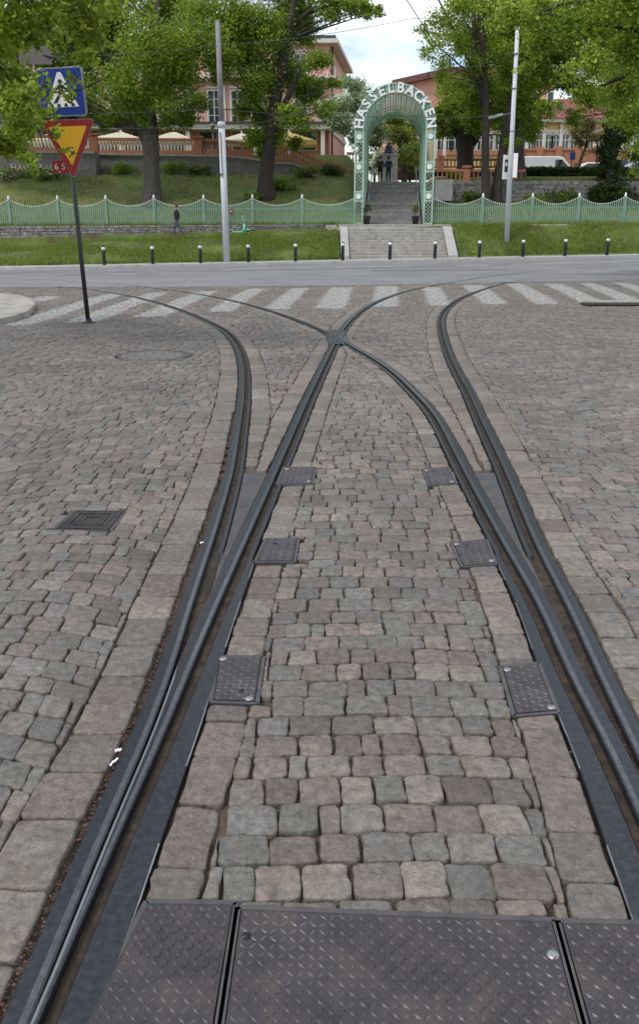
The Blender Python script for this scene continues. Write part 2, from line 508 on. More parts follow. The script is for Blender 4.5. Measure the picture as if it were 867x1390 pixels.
SIDE = {'A': 1, 'B': 1, 'C': -1, 'D': -1}        # gauge side: + right, - left
HEAD, GRV, LIP = .060, .034, .026
Y_CHECK = 3.72
def lerp(a, b, t): return a + (b - a) * min(1, max(0, t))
PARTNER = {'A': 'B', 'B': 'A', 'C': 'D', 'D': 'C'}
GEO = {}
for k, c in CUR.items():
    s = SIDE[k]
    _, d, _ = nearest(c, PARTNER[k])
    d = np.abs(d)
    inner = k in 'BC'                            # the rails that keep a head between the pair
    rows = []
    for i, (x, y) in enumerate(c):
        head, grv, lip = HEAD, GRV, LIP
        near = y < 6
        if inner:
            if near: head = max(.02, min(HEAD, .88 * d[i]))
            if y < Y_CHECK:
                lip = lerp(.036, .082, (Y_CHECK - y) / 2.2)
                grv = lerp(.040, .032, (Y_CHECK - y) / 2.2)
        else:
            if near and d[i] < .15:
                wB = min(HEAD, .88 * d[i]); grv = max(.002, min(.05, d[i] - wB - .002)); lip = 0
        rows.append((head, grv, lip))
    GEO[k] = np.array(rows)

def sweep(c, n, offs, zs, y0=-9, y1=99, dz=0):
    """strip swept along curve; offs[i][j] lateral offsets, zs[j] heights"""
    vs, fs = [], []
    sel = [i for i in range(len(c)) if y0 <= c[i][1] <= y1 and -30 < c[i][0] < 30]
    m = len(offs[0])
    for i in sel:
        for j in range(m):
            o = offs[i][j]
            q = c[i] + n[i] * o
            z = zs[i][j] if isinstance(zs[0], (list, tuple)) else zs[j]
            vs.append((q[0], q[1], g(q[0], q[1]) + z + dz))
    for a in range(len(sel) - 1):
        for j in range(m - 1):
            fs.append((a * m + j, a * m + j + 1, (a + 1) * m + j + 1, (a + 1) * m + j))
    return vs, fs

RAIL_LABEL = {'A': 'curved grooved tram rail, outer left of the track bending left',
              'B': 'grooved tram rail from the left group that swings right across the crossing',
              'C': 'grooved tram rail from the right group that swings left across the crossing',
              'D': 'curved grooved tram rail, outer right of the track bending right'}
for k, c in CUR.items():
    s = SIDE[k]; t, n = NRM[k]; ge = GEO[k]
    dz = {'A': 0.001, 'B': 0.004, 'C': 0.002, 'D': 0.001}[k]
    root = empty('tram_rail', (0, 0, 0), RAIL_LABEL[k], 'rail', 'tram rails set in the cobbles')
    hd = [[-s * h - s * .002, -s * h, -s * (h - (.009 if k in 'BC' and h < .058 else .004)), -s * min(.022, h * .5), -s * .007, -s * .002, 0.0, s * .001] for h, gv, l in ge]
    v, f = sweep(c, n, hd, [-.05, -.006, 0, .0012, .001, -.001, -.006, -.030], dz=dz)
    mbh = MB().add(v, f, 0, False)
    for i in range(len(f)):
        if i % 7 == 1 and k in 'BC' and v[f[i][0]][1] < 4.2: mbh.m[i] = 1
        if i % 7 == 3: mbh.m[i] = 2
    mbh.build('running_head', [M['steel'], M['bright_steel'], M['run_steel']], root)
    gr = [[-s * .0, s * max(.001, gv)] for h, gv, l in ge]
    v, f = sweep(c, n, gr, [-.024, -.023], dz=dz)
    MB().add(v, f, 0, True).build('groove', M['groove'], root)
    lp = [[s * gv, s * (gv + .001), s * (gv + .005), s * (gv + max(.006, l) - .003), s * (gv + max(.006, l)), s * (gv + max(.006, l) + .001)] for h, gv, l in ge]
    lz = [[-.032, -.006, -.001, -.001, -.005, -.05] if l > 0 else [-.032, -.031, -.031, -.031, -.031, -.05] for h, gv, l in ge]
    v, f = sweep(c, n, lp, lz, dz=dz)
    mbh = MB().add(v, f, 0, False)
    if k in 'BC':
        for i in range(len(f)):
            if i % 5 == 3 and v[f[i][0]][1] < 3.6 and math.sin(v[f[i][0]][1] * 9) > -.3: mbh.m[i] = 1
    mbh.build('guard_lip', [M['steel'], M['bright_steel']], root)

# street level rails of the through track, far across the road
thr = smooth_curve([(-60, 373), (0, 371.5), (140, 370.5), (280, 368.5), (430, 365), (580, 361.5), (720, 358.5), (867, 355)], .5)
tt, tn = normals(thr)
root = empty('tram_rail', (0, 0, 0), 'far tram rail running along the asphalt road near the bollards', 'rail', 'tram rails set in the cobbles')
v, f = sweep(thr, tn, [[-.03, .04]] * len(thr), [.010, .010]); MB().add(v, f).build('running_head', M['steel'], root)
v, f = sweep(thr, tn, [[-.08, -.03]] * len(thr), [.009, .009]); MB().add(v, f).build('groove', M['groove'], root)

# corridor extents (signed, + right) of every sample of every rail
def extents(k):
    s = SIDE[k]; ge = GEO[k]
    gs = ge[:, 1] + ge[:, 2] + .004; fs = ge[:, 0] + .005
    return (-fs, gs) if s > 0 else (-gs, fs)
EXT = {k: extents(k) for k in CUR}

# ------------------------------------------------------------------ plates and covers (pixel corners on the street)
def gq(pts): return [G(*p) for p in pts]
PLATES = []   # convex polygons (xy) that stones keep clear of
def plate_frame(px):
    q = gq(px)
    return q
COVERS = {
 'l1': [(385, 634), (428, 634), (424, 658), (376, 658)],
 'l2': [(361, 731), (405, 731), (400, 763), (346, 763)],
 'l3': [(296, 891), (358, 891), (349, 955), (286, 953)],
 'r1': [(574, 637), (607, 634), (620, 657), (582, 660)],
 'r2': [(612, 737), (660, 732), (673, 766), (627, 770)],
 'r3': [(678, 905), (731, 900), (757, 967), (697, 972)],
 'sq': [(103, 694), (168, 695), (148, 720), (77, 718)],
}
BOT = {
 'bl': [(199, 1224), (321, 1226), (296, 1390), (112, 1390)],
 'bm': [(323, 1232), (752, 1249), (790, 1390), (300, 1390)],
 'br': [(756, 1250), (905, 1254), (975, 1390), (794, 1390)],
}
def xy(q): return [(p[0], p[1]) for p in q]
for d in (COVERS, BOT):
    for k, p in d.items():
        q = [G(*a) for a in p]
        if d is BOT:      # run the drive covers on a little below the frame
            q = [q[0], q[1], q[1] + (q[2] - q[1]) * 1.0, q[0] + (q[3] - q[0]) * 1.0]
            a, b = q[2] - q[1], q[3] - q[0]
            q[2] = q[1] + a.normalized() * .42 ; q[3] = q[0] + b.normalized() * .42
        d[k] = q
        PLATES.append(np.array(xy(q)))
MANC = G(210, 482)           # round manhole
ISL = [G(*p) for p in [(-140, 436), (0, 441), (22, 436), (40, 429), (49, 420), (44, 412), (28, 406.5), (0, 403.5), (-140, 402)]]

CROSS = [(440, 448), (466, 447), (474, 465), (447, 467)]
def ccw(poly):
    a = sum(poly[i][0] * poly[(i + 1) % len(poly)][1] - poly[(i + 1) % len(poly)][0] * poly[i][1] for i in range(len(poly)))
    return poly if a > 0 else poly[::-1]
CLEAR = [np.array(ccw([tuple(p) for p in q])) for q in PLATES]
CLEAR.append(np.array([(MANC.x + .46 * math.cos(t), MANC.y + .46 * math.sin(t)) for t in np.linspace(0, 2 * math.pi, 14)[:-1]]))
CLEAR.append(np.array(ccw(xy(ISL))))
CLEAR.append(np.array(ccw(xy([G(*p) for p in CROSS]))))

# ------------------------------------------------------------------ cobbles
ZB = [(832, 851, 384, 895, 930, 410), (785, 806, 384.5, 845, 878, 411), (736, 761, 385, 790, 823, 412), (685, 708, 385, 726, 759, 412.5),
      (625, 654, 387, 656, 689, 412.5), (573, 598, 390, 582, 610, 414), (510, 539, 388.5, 504, 542, 416), (450, 480, 390, 427, 468, 418.5),
      (396, 420, 391, 359, 391, 419.5), (337, 360, 392, 280, 315, 423), (272, 297, 395, 180, 222, 430), (205, 230, 397, 88, 132, 437), (146, 172, 399, 0, 42, 441), (60, 86, 402, 30, 62, 409)]
ZPOLY = [np.array(ccw(xy([G(a, y), G(b, y), G(d, y2), G(c, y2)]))) for a, b, y, c, d, y2 in ZB]
EDGE = [G(*p) for p in [(-300, 392), (0, 390), (140, 389.5), (300, 389), (433, 388), (560, 386), (700, 383), (867, 380), (1200, 376)]]
EX = np.array([p.x for p in EDGE]); EY = np.array([p.y for p in EDGE])
def edge_y(x): return float(np.interp(x, EX, EY))

def clip(poly, px, py, nx, ny):
    """keep the side where (p - (px,py)).n >= 0"""
    out = []
    n = len(poly)
    for i in range(n):
        a, b = poly[i], poly[(i + 1) % n]
        da = (a[0] - px) * nx + (a[1] - py) * ny
        db = (b[0] - px) * nx + (b[1] - py) * ny
        if da >= 0: out.append(a)
        if (da >= 0) != (db >= 0):
            t = da / (da - db)
            out.append((a[0] + (b[0] - a[0]) * t, a[1] + (b[1] - a[1]) * t))
    return out

def area(poly):
    return .5 * sum(poly[i][0] * poly[(i + 1) % len(poly)][1] - poly[(i + 1) % len(poly)][0] * poly[i][1] for i in range(len(poly)))

BORD = .165
BD = {(k, sd): BORD for k in 'ABCD' for sd in (-1, 1)}
BD[('A', -1)] = .185; BD[('B', 1)] = .132; BD[('C', -1)] = .132; BD[('D', 1)] = .15
def seen(x, y): return abs(x) < .42 * y + 1.0

def lat_at(k, i): return EXT[k][0][i], EXT[k][1][i]

def region_of(pts):
    """0 = left of everything, 1 = between the inner rails, 2 = right of everything, 3 = in between pieces"""
    dA = nearest(pts, 'A')[1]; dB = nearest(pts, 'B')[1]; dC = nearest(pts, 'C')[1]; dD = nearest(pts, 'D')[1]
    r = np.full(len(pts), 3)
    r[(dA < 0) & (pts[:, 1] < 22)] = 0
    r[(dB > 0) & (dC < 0) & (pts[:, 1] < 11.6)] = 1
    r[dD > 0] = 2
    return r

def make_cells(kind, x0, x1, y0, y1):
    """list of 4-corner cells of one laying pattern"""
    cells = []
    v = y0
    while v < y1:
        dv = R_.uniform(.098, .125) if kind != 2 else R_.uniform(.095, .118)
        u = x0 - R_.random() * .1
        while u < x1:
            du = R_.uniform(.088, .142)
            if R_.random() < .07: du *= .62
            cells.append((u, v, u + du, v + dv))
            u += du
        v += dv
    return cells

def warp(kind, u, v):
    if kind == 0:   # segmental arcs fanning away from the left rail
        w = 1.75
        ph = (u + .3) / w
        k = ph - math.floor(ph) - .5
        return u, v + .42 * (1 - 4 * k * k) * .8 - .10 * u
    if kind == 2:
        w = 1.9
        ph = (u - .2) / w
        k = ph - math.floor(ph) - .5
        return u, v + .36 * (1 - 4 * k * k) * .8 + .06 * u
    if kind == 3:
        return u, v + .12 * math.sin(u * 2.2)
    return u + .02 * math.sin(v * 1.7), v + .012 * math.sin(u * 5) - .02 * u

polys = []    # (poly, class) in plan
def jit(p, a): return (p[0] + R_.uniform(-a, a), p[1] + R_.uniform(-a, a))

allc = []
for kind, bx in ((0, (-11.5, 1.0, .2, 27)), (1, (-.6, 1.5, .2, 12)), (2, (.4, 13.5, .2, 29)), (3, (-9, 8, 3, 29))):
    for (u0, v0, u1, v1) in make_cells(kind, *bx):
        uc, vc = (u0 + u1) / 2, (v0 + v1) / 2
        cx, cy = warp(kind, uc, vc)
        if not seen(cx, cy) or cy > edge_y(cx) + .1: continue
        allc.append((kind, u0, v0, u1, v1, cx, cy))
pts = np.array([(c[5], c[6]) for c in allc])
reg = region_of(pts)
near_info = {k: nearest(pts, k) for k in CUR}
for i, (kind, u0, v0, u1, v1, cx, cy) in enumerate(allc):
    if reg[i] != kind: continue
    ga = R_.uniform(.0012, .0030)
    q = [warp(kind, *jit(c, .0045 if v0 < 6 else .006)) for c in ((u0 + ga, v0 + ga), (u1 - ga, v0 + ga), (u1 - ga, v1 - ga), (u0 + ga, v1 - ga))]
    ok = True
    for k in CUR:
        idx, d, al = near_info[k][0][i], near_info[k][1][i], near_info[k][2][i]
        if abs(al) > .5 or abs(d) > .6: continue
        lo, hi = lat_at(k, idx)
        lo -= BD[(k, -1)] + .005; hi += BD[(k, 1)] + .005
        c0 = CUR[k][idx]; n0 = NRM[k][1][idx]
        if d < lo - .12 or d > hi + .12: continue
        if d > (lo + hi) / 2:
            q = clip(q, c0[0] + n0[0] * hi, c0[1] + n0[1] * hi, n0[0], n0[1])
        else:
            q = clip(q, c0[0] + n0[0] * lo, c0[1] + n0[1] * lo, -n0[0], -n0[1])
        if len(q) < 3: ok = False; break
    if ok: polys.append((q, 0))
# bordering setts along every rail
for k in CUR:
    c = CUR[k]; t, n = NRM[k]; lo, hi = EXT[k]
    s = np.r_[0, np.cumsum(np.linalg.norm(np.diff(c, axis=0), axis=1))]
    others = [o for o in CUR if o != k]
    for side in (-1, 1):
        u = 0.0
        while u < s[-1] - .4:
            du = R_.uniform(.15, .245)
            i0 = np.searchsorted(s, u); i1 = min(len(s) - 1, np.searchsorted(s, u + du)); 
            def at(uu, o):
                x = np.interp(uu, s, c[:, 0]); y = np.interp(uu, s, c[:, 1])
                nx = np.interp(uu, s, n[:, 0]); ny = np.interp(uu, s, n[:, 1])
                return (x + nx * o, y + ny * o)
            e = (hi if side > 0 else -lo)
            ea, eb = np.interp(u, s, e), np.interp(u + du, s, e)
            w = BD[(k, side)] * R_.uniform(.96, 1.03)
            # share narrow gaps with the neighbouring rail
            mid = np.array([at(u + du / 2, side * ((ea + eb) / 2 + .01))])
            for o in others:
                io, do, ao = nearest(mid, o)
                l2, h2 = lat_at(o, io[0])
                gap = (do[0] - h2) if do[0] > 0 else (l2 - do[0])
                if abs(ao[0]) > .4: continue
                if side * do[0] > 0 and gap > 0: continue
                if gap < 0: w = 0
                elif gap < 2 * BORD + .02: w = min(w, gap / 2 - .004)
            if k in 'AB' and side * (1 if k == 'A' else -1) > 0 and mid[0][1] < 5.2: w = 0
            if k in 'CD' and side * (1 if k == 'C' else -1) > 0 and mid[0][1] < 5.2: w = 0
            if w > .035 and seen(*mid[0]) and mid[0][1] < edge_y(mid[0][0]) - .1:
                ga = .003
                q = [jit(at(u + ga, side * (ea + (.020 if k == 'A' and side < 0 and mid[0][1] < 7 else .006))), .004), jit(at(u + du - ga, side * (eb + (.020 if k == 'A' and side < 0 and mid[0][1] < 7 else .006))), .004), jit(at(u + du - ga, side * (eb + w)), .006), jit(at(u + ga, side * (ea + w)), .006)]
                q = ccw(q)
                for o in others:
                    if not q: break
                    io, do, ao = nearest(mid, o)
                    if abs(ao[0]) > .5 or abs(do[0]) > .7: continue
                    l2, h2 = lat_at(o, io[0]); c0 = CUR[o][io[0]]; n0 = NRM[o][1][io[0]]
                    if do[0] > 0: q = clip(q, c0[0] + n0[0] * (h2 + .004), c0[1] + n0[1] * (h2 + .004), n0[0], n0[1])
                    else: q = clip(q, c0[0] + n0[0] * (l2 - .004), c0[1] + n0[1] * (l2 - .004), -n0[0], -n0[1])
                    if len(q) < 3: q = None
                if q: polys.append((q, 1))
            u += du
# keep clear of plates, covers, the island
clr = [(p, p.mean(0), np.abs(p - p.mean(0)).max() + .35) for p in CLEAR]
fin = []
for q, cl in polys:
    cx = sum(p[0] for p in q) / len(q); cy = sum(p[1] for p in q) / len(q)
    ok = True
    for p, m, r in clr:
        if abs(cx - m[0]) > r or abs(cy - m[1]) > r: continue
        best, bi = -9, 0
        for i in range(len(p)):
            a, b = p[i], p[(i + 1) % len(p)]
            e = b - a; L = math.hypot(*e)
            dd = ((cx - a[0]) * e[1] - (cy - a[1]) * e[0]) / L      # outside positive for ccw
            if dd > best: best, bi, be = dd, i, (e[1] / L, -e[0] / L, a)
        if best < .16:
            q = clip(q, be[2][0] + be[0] * .008, be[2][1] + be[1] * .008, be[0], be[1])
            if len(q) < 3: ok = False; break
    if not ok: continue
    ey = edge_y(cx)
    if cy > ey - .15: q = clip(q, cx, ey, 0, -1)
    if len(q) < 3: continue
    q = ccw(q)
    if area(q) < .0009: continue
    fin.append((q, cl))

TONES = np.array([(.185, .158, .140), (.165, .148, .135), (.205, .176, .152), (.155, .157, .153), (.172, .166, .155), (.19, .155, .138), (.145, .132, .122), (.21, .192, .165), (.138, .146, .138), (.118, .100, .086), (.15, .152, .142)])
TONES = (TONES * .68 + np.array((.172, .152, .134)) * .32) * 1.05
def in_zebra(x, y):
    for p in ZPOLY:
        s = True
        for i in range(len(p)):
            a, b = p[i], p[(i + 1) % len(p)]
            if (b[0] - a[0]) * (y - a[1]) - (b[1] - a[1]) * (x - a[0]) < 0: s = False; break
        if s: return 1.0
    return 0.0

SV, SF, SCOL, SPAINT = [], [], [], []
for q, cl in fin:
    cx = sum(p[0] for p in q) / len(q); cy = sum(p[1] for p in q) / len(q)
    if cy < 9:
        r = []
        cut = .12 if cl == 0 else .07
        for i in range(len(q)):
            a, b, c = q[i - 1], q[i], q[(i + 1) % len(q)]
            la = math.hypot(a[0] - b[0], a[1] - b[1]); lc = math.hypot(c[0] - b[0], c[1] - b[1])
            ka = min(cut, .011 / max(la, .01)) * R_.uniform(.6, 1.5); kc = min(cut, .011 / max(lc, .01)) * R_.uniform(.6, 1.5)
            r.append((b[0] + (a[0] - b[0]) * ka, b[1] + (a[1] - b[1]) * ka))
            r.append((b[0] + (c[0] - b[0]) * kc, b[1] + (c[1] - b[1]) * kc))
            if cy < 5.5 and lc > .06:
                for mm in (.36, .66):
                    r.append(jit((b[0] + (c[0] - b[0]) * mm, b[1] + (c[1] - b[1]) * mm), .0045))
        q = r
    n = len(q)
    z0 = g(cx, cy) + R_.gauss(0, .0024)
    tx, ty = R_.gauss(0, .022), R_.gauss(0, .022)
    base = len(SV)
    size = math.sqrt(area(q))
    k1, k2, k3 = 1 - .0015 / size * 2, 1 - .0042 / size * 2, 1 - .0095 / size * 2
    rings = ((1, -.040), (1, -.0068), (k1, -.0028), (k2, -.0009), (k3, .0)) if cy < 9 else ((1, -.030), (1, -.008), (k2, -.0005))
    NRG = len(rings)
    for ring, (kk, dz) in enumerate(rings):
        for p in q:
            dx, dy = (p[0] - cx) * kk, (p[1] - cy) * kk
            z = z0 + dz + (dx * tx + dy * ty if ring else 0) + (R_.uniform(-.0009, .0009) if ring > 1 else 0)
            SV.append((cx + dx, cy + dy, z))
    SV.append((cx, cy, z0 + .0004))
    for ring in range(NRG - 1):
        for i in range(n):
            j = (i + 1) % n
            SF.append((base + ring * n + i, base + ring * n + j, base + (ring + 1) * n + j, base + (ring + 1) * n + i))
    for i in range(n):
        SF.append((base + (NRG - 1) * n + i, base + (NRG - 1) * n + (i + 1) % n, base + NRG * n))
    tcol = TONES[R_.randrange(len(TONES))] if cl == 0 else TONES[R_.choice((0, 1, 2, 5, 7, 4))]
    tcol = tcol * R_.uniform(.74, 1.12) * np.array((.97, .93, .88))
    SCOL += [tcol] * (NRG * n + 1)
    if cy > 12:
        for vtx in SV[base:]: SPAINT.append(in_zebra(vtx[0], vtx[1]))
    else: SPAINT += [0.0] * (NRG * n + 1)
me = bpy.data.meshes.new('cobbled_street')
me.from_pydata(SV, [], SF)
me.polygons.foreach_set('use_smooth', [True] * len(SF))
a = me.color_attributes.new('col', 'FLOAT_COLOR', 'POINT')
cc = np.ones((len(SV), 4), np.float32); cc[:, :3] = np.array(SCOL); a.data.foreach_set('color', cc.ravel())
a = me.attributes.new('paint', 'FLOAT', 'POINT'); a.data.foreach_set('value', np.array(SPAINT, np.float32))
tag(link('cobbled_street', me, M['stone']), kind='structure')
print('stones', len(fin), 'verts', len(SV))

xs = [-60, -40, -28] + list(np.arange(-20, 20.1, 2)) + [28, 40, 60]
v, f = grid_mesh(xs, list(np.arange(-12, 30.1, 1.0)), lambda x, y: g(x, y) - .027)
tag(MB().add(v, f, 0, True).build('street_bed', M['joint']), kind='structure')
gx_, gy_ = np.arange(-3.6, 3.6, .045), np.arange(.7, 7.5, .045)
GP = np.array([(x, y) for y in gy_ for x in gx_])
blk = np.zeros(len(GP), bool)
for k in CUR:
    ix, d, al = nearest(GP, k)
    blk |= (d > EXT[k][0][ix] - .03) & (d < EXT[k][1][ix] + .03)
hh = .5 + .5 * np.sin(GP[:, 0] * 23 + 2 * np.sin(GP[:, 1] * 9)) * np.sin(GP[:, 1] * 27 + 2 * np.sin(GP[:, 0] * 7)) 
hh = hh * RNG.uniform(.3, 1, len(GP))
zz_ = np.where(blk, -.0275, -.0262 + .0175 * hh)
nx_ = len(gx_)
tag(MB().add([(x, y, z) for (x, y), z in zip(GP, zz_)], [(j * nx_ + i, j * nx_ + i + 1, (j + 1) * nx_ + i + 1, (j + 1) * nx_ + i) for j in range(len(gy_) - 1) for i in range(nx_ - 1)], 0, True).build('joint_filling', M['joint']), kind='structure')
# asphalt road from the cobbles to the kerb
vs, fs = [], []
xs = [-70, -50, -30] + list(np.arange(-24, 24.1, 1.0)) + [30, 50, 70]
NR = 16
for x in xs:
    ya, yb = edge_y(x), yc(x) + .02
    for j in range(NR + 1):
        y = ya + (yb - ya) * j / NR
        vs.append((x, y, g(x, y) + .002))
for i in range(len(xs) - 1):
    for j in range(NR):
        fs.append((i * (NR + 1) + j, (i + 1) * (NR + 1) + j, (i + 1) * (NR + 1) + j + 1, i * (NR + 1) + j + 1))
tag(MB().add(vs, fs, 0, True).build('asphalt_road', M['asphalt']), kind='structure')
# worn lane lines on the asphalt
mb = MB()
def ribbon(px, w, dz=.007):
    q = [G(*p) for p in px]
    n = 16
    pts = []
    for a, b in zip(q, q[1:]):
        pts += [a + (b - a) * k / n for k in range(n)]
    pts.append(q[-1])
    vs = []
    for p in pts:
        vs += [(p.x, p.y - w / 2, g(p.x, p.y - w / 2) + dz), (p.x, p.y + w / 2, g(p.x, p.y + w / 2) + dz)]
    mb.add(vs, [(2 * i, 2 * i + 2, 2 * i + 3, 2 * i + 1) for i in range(len(pts) - 1)])
ribbon([(0, 377.5), (70, 376.5)], .35); ribbon([(110, 374.5), (185, 372.5)], .35)
ribbon([(300, 366), (420, 363.5)], .4); ribbon([(455, 363.5), (560, 361)], .4); ribbon([(620, 361), (665, 360)], .4)
ribbon([(693, 359), (867, 354)], .45); ribbon([(0, 366.5), (120, 365.5)], .3)
tag(mb.build('road_marking', M['roadpaint']), kind='structure')
# repaired patches and tar seams in the asphalt
M['patch'] = mixmat('asphalt patch', [(.10, .10, .105), (.135, .135, .14), (.165, .165, .17)], 2.5, .9, (160, .4, .005))
M['tar'] = mat('tar seam', (.04, .04, .042), .5)
mb = MB()
def flat_patch(x0, x1, y0, y1, dz, mi):
    nx = max(1, int((x1 - x0) / 1.0)); vs = []
    for i in range(nx + 1):
        x = x0 + (x1 - x0) * i / nx
        w_ = .04 * math.sin(x * 3.1)
        vs += [(x, y0 + w_, g(x, y0) + dz), (x, (y0 + y1) / 2, g(x, (y0 + y1) / 2) + dz), (x, y1 + w_, g(x, y1) + dz)]
    mb.add(vs, [(3 * i + j, 3 * i + 3 + j, 3 * i + 4 + j, 3 * i + 1 + j) for i in range(nx) for j in (0, 1)], mi)
flat_patch(-9.5, -6.2, 31, 33.2, .006, 0); flat_patch(2.0, 7.5, 34, 35.6, .006, 0); flat_patch(11, 13.5, 30, 32.5, .006, 0); flat_patch(-20, -13, 36, 37.2, .006, 0)
flat_patch(-40, 40, 29.0, 29.07, .0055, 1); flat_patch(-40, 40, 38.2, 38.28, .0055, 1)
tag(mb.build('asphalt_patch', [M['patch'], M['tar']]), kind='structure')
# kerb and pavement strip
mb = MB()
xs = [-70, -45] + list(np.arange(-26, 26.1, 1.0)) + [45, 70]
vs, fs = [], []
for x in xs:
    y = yc(x); z = g(x, y)
    vs += [(x, y, z - .1), (x, y + .01, z + .115), (x, y + .03, z + .125), (x, y + .30, z + .125), (x, y + 1.6, z + .13)]
for i in range(len(xs) - 1):
    for j in range(4): fs.append((i * 5 + j, (i + 1) * 5 + j, (i + 1) * 5 + j + 1, i * 5 + j + 1))
tag(mb.add(vs, fs).build('pavement', M['concrete']), kind='structure')

# hillside sheet
xs = [-160, -120, -80, -60, -45, -36] + list(np.arange(-30, 30.01, .5)) + [36, 45, 60, 80, 120, 160]
ts = list(np.arange(0, 1, .1)) + [1]
ys_abs = list(np.arange(48.8, 66, .35)) + [67, 69, 72, 76, 80, 90, 100, 120, 150, 200, 320]
vs, fs = [], []
ny = len(ts) - 1 + len(ys_abs)
for x in xs:
    a = yc(x) + 1.3
    for j in range(len(ts) - 1):
        y = a + (48.8 - a) * ts[j]; vs.append((x, y, hz(x, y + .001)))
    for y in ys_abs: vs.append((x, y, hz(x, y)))
for i in range(len(xs) - 1):
    for j in range(ny - 1): fs.append((i * ny + j, (i + 1) * ny + j, (i + 1) * ny + j + 1, i * ny + j + 1))
hb = MB().add(vs, fs, 0, True)
for i, f in enumerate(hb.f):
    y = vs[f[0]][1]; x = vs[f[0]][0]
    if y < 49.6: hb.m[i] = 0
    elif y < 50.3 or (y < 51.3 and x > .2): hb.m[i] = 1
    elif y < 51.3: hb.m[i] = 0
    elif abs(x - axis_x(y)) < 2.4: hb.m[i] = 2
    elif y > 66 and -3 < x - axis_x(y) < 5: hb.m[i] = 1
    else: hb.m[i] = 3
tag(hb.build('hillside', [M['grass'], M['path'], M['soil'], M['drygrass']]), kind='structure')
tag(MB().add([(-900, -300, -3), (900, -300, -3), (900, 1500, -3), (-900, 1500, -3)], [(0, 1, 2, 3)]).build('ground', M['drygrass']), kind='structure')

# ------------------------------------------------------------------ pixel helpers for things beyond the street
def pxm(px, py, Y):
    """metres per photo pixel at that place"""
    p = P(px, py, Y)
    return (p.y * CT + (H - p.z) * ST) / F

def HG(px, py, y0=44.0, y1=75.0):
    """where the sight line meets the hillside"""
    y = y0
    while y < y1:
        p = P(px, py, y)
        if p.z <= hz(p.x, y): break
        y += .05
    p = P(px, py, y)
    return Vector((p.x, y, hz(p.x, y)))

# ------------------------------------------------------------------ ironwork in the street
def tread_plate(q, label, name='tread_plate', bump=.024, bolts=(), notch=None, hgt=.0035, dense=True):
    ctr = sum((p for p in q), Vector()) / len(q)
    root = empty(name, (ctr.x, ctr.y, g(ctr.x, ctr.y)), label, 'metal cover', 'iron covers between the rails')
    z = root.location.z
    lq = [p - root.location for p in q]
    def bl(a, b):
        t0 = lq[0] + (lq[1] - lq[0]) * a; t1 = lq[3] + (lq[2] - lq[3]) * a
        return t0 + (t1 - t0) * b
    mb = MB()
    poly = [(p.x, p.y) for p in lq]
    m = .010
    wa = ((lq[1] - lq[0]).length + (lq[2] - lq[3]).length) / 2; wb = ((lq[3] - lq[0]).length + (lq[2] - lq[1]).length) / 2
    inn = [bl(m / wa, m / wb), bl(1 - m / wa, m / wb), bl(1 - m / wa, 1 - m / wb), bl(m / wa, 1 - m / wb)]
    mb.prism([(p.x, p.y) for p in inn], (1, 0, 0), (0, 1, 0), (0, 0, 1), (0, 0, 0), -.03, .004)
    na, nb = int(wa / bump), int(wb / bump)
    for i in range(1, na):
        for j in range(1, nb):
            c = bl((i + .0) / na, (j + .0) / nb)
            s = 1 if (i + j) % 2 else -1
            wear = .62 + .42 * math.sin(c.x * 9 + 1.3 * math.sin(c.y * 14)) * math.sin(c.y * 11 + c.x * 5 + 1) + R_.uniform(-.08, .08)
            L, W = bump * .56, bump * .17
            ang = rad(45) * s
            ca, sa = math.cos(ang), math.sin(ang)
            vs = []
            for a, b, h in ((-L, 0, 0), (0, -W, 0), (L, 0, 0), (0, W, 0), (-L * .45, 0, hgt), (L * .45, 0, hgt)):
                vs.append((c.x + a * ca - b * sa, c.y + a * sa + b * ca, .004 + h * wear))
            mb.add(vs, [(0, 1, 4), (1, 5, 4), (1, 2, 5), (2, 3, 5), (3, 4, 5), (3, 0, 4)], 1, False)
    mb.build('lid', [M['tread'], M['tread_worn_lit']], root)
    fr = MB()
    for a, b in ((0, 1), (1, 2), (2, 3), (3, 0)):
        fr.bar(lq[a] + Vector((0, 0, -.012)), lq[b] + Vector((0, 0, -.012)), .014, .028)
    fr.build('frame', M['casting'], root)
    for a, b in bolts:
        c = bl(a, b)
        MB().lathe([(.014, .003), (.014, .006), (.009, .008), (.0, .0085)], 12, (c.x, c.y, 0)).build('bolt', M['bolt'], root)
    if notch:
        c = bl(*notch)
        MB().lathe([(.011, .0035), (.011, .0052), (.0, .0054)], 12, (c.x, c.y, 0)).build('lifting_hole', M['near_black'], root)
    return root

tread_plate(COVERS['l1'], 'small bluish steel cover beside the left rail, farthest of the left covers', bump=.03, bolts=((.12, .15), (.88, .85)), hgt=.002)
tread_plate(COVERS['l2'], 'worn steel cover by the left rail, middle one of the left covers', bump=.03, bolts=(), notch=(.35, .25), hgt=.0025)
tread_plate(COVERS['l3'], 'large dark steel cover with two pale bolts, nearest of those beside the left rail', bump=.0215, bolts=((.12, .08), (.82, .93)), notch=(.62, .78))
tread_plate(COVERS['r1'], 'small bluish steel cover beside the right rail, farthest of the right covers', bump=.03, bolts=((.1, .12), (.86, .88)), notch=(.4, .2), hgt=.002)
tread_plate(COVERS['r2'], 'steel cover with two bright bolts by the right rail, middle one of the right covers', bump=.03, bolts=((.12, .1), (.9, .88)), notch=(.4, .2), hgt=.0025)
tread_plate(COVERS['r3'], 'large dark steel cover beside the right rail, nearest of the right covers', bump=.0215, bolts=((.15, .1), (.88, .92)))
tread_plate(BOT['bl'], 'chequered iron plate beside the left rail at the very front', bump=.0215, notch=None, hgt=.0058)
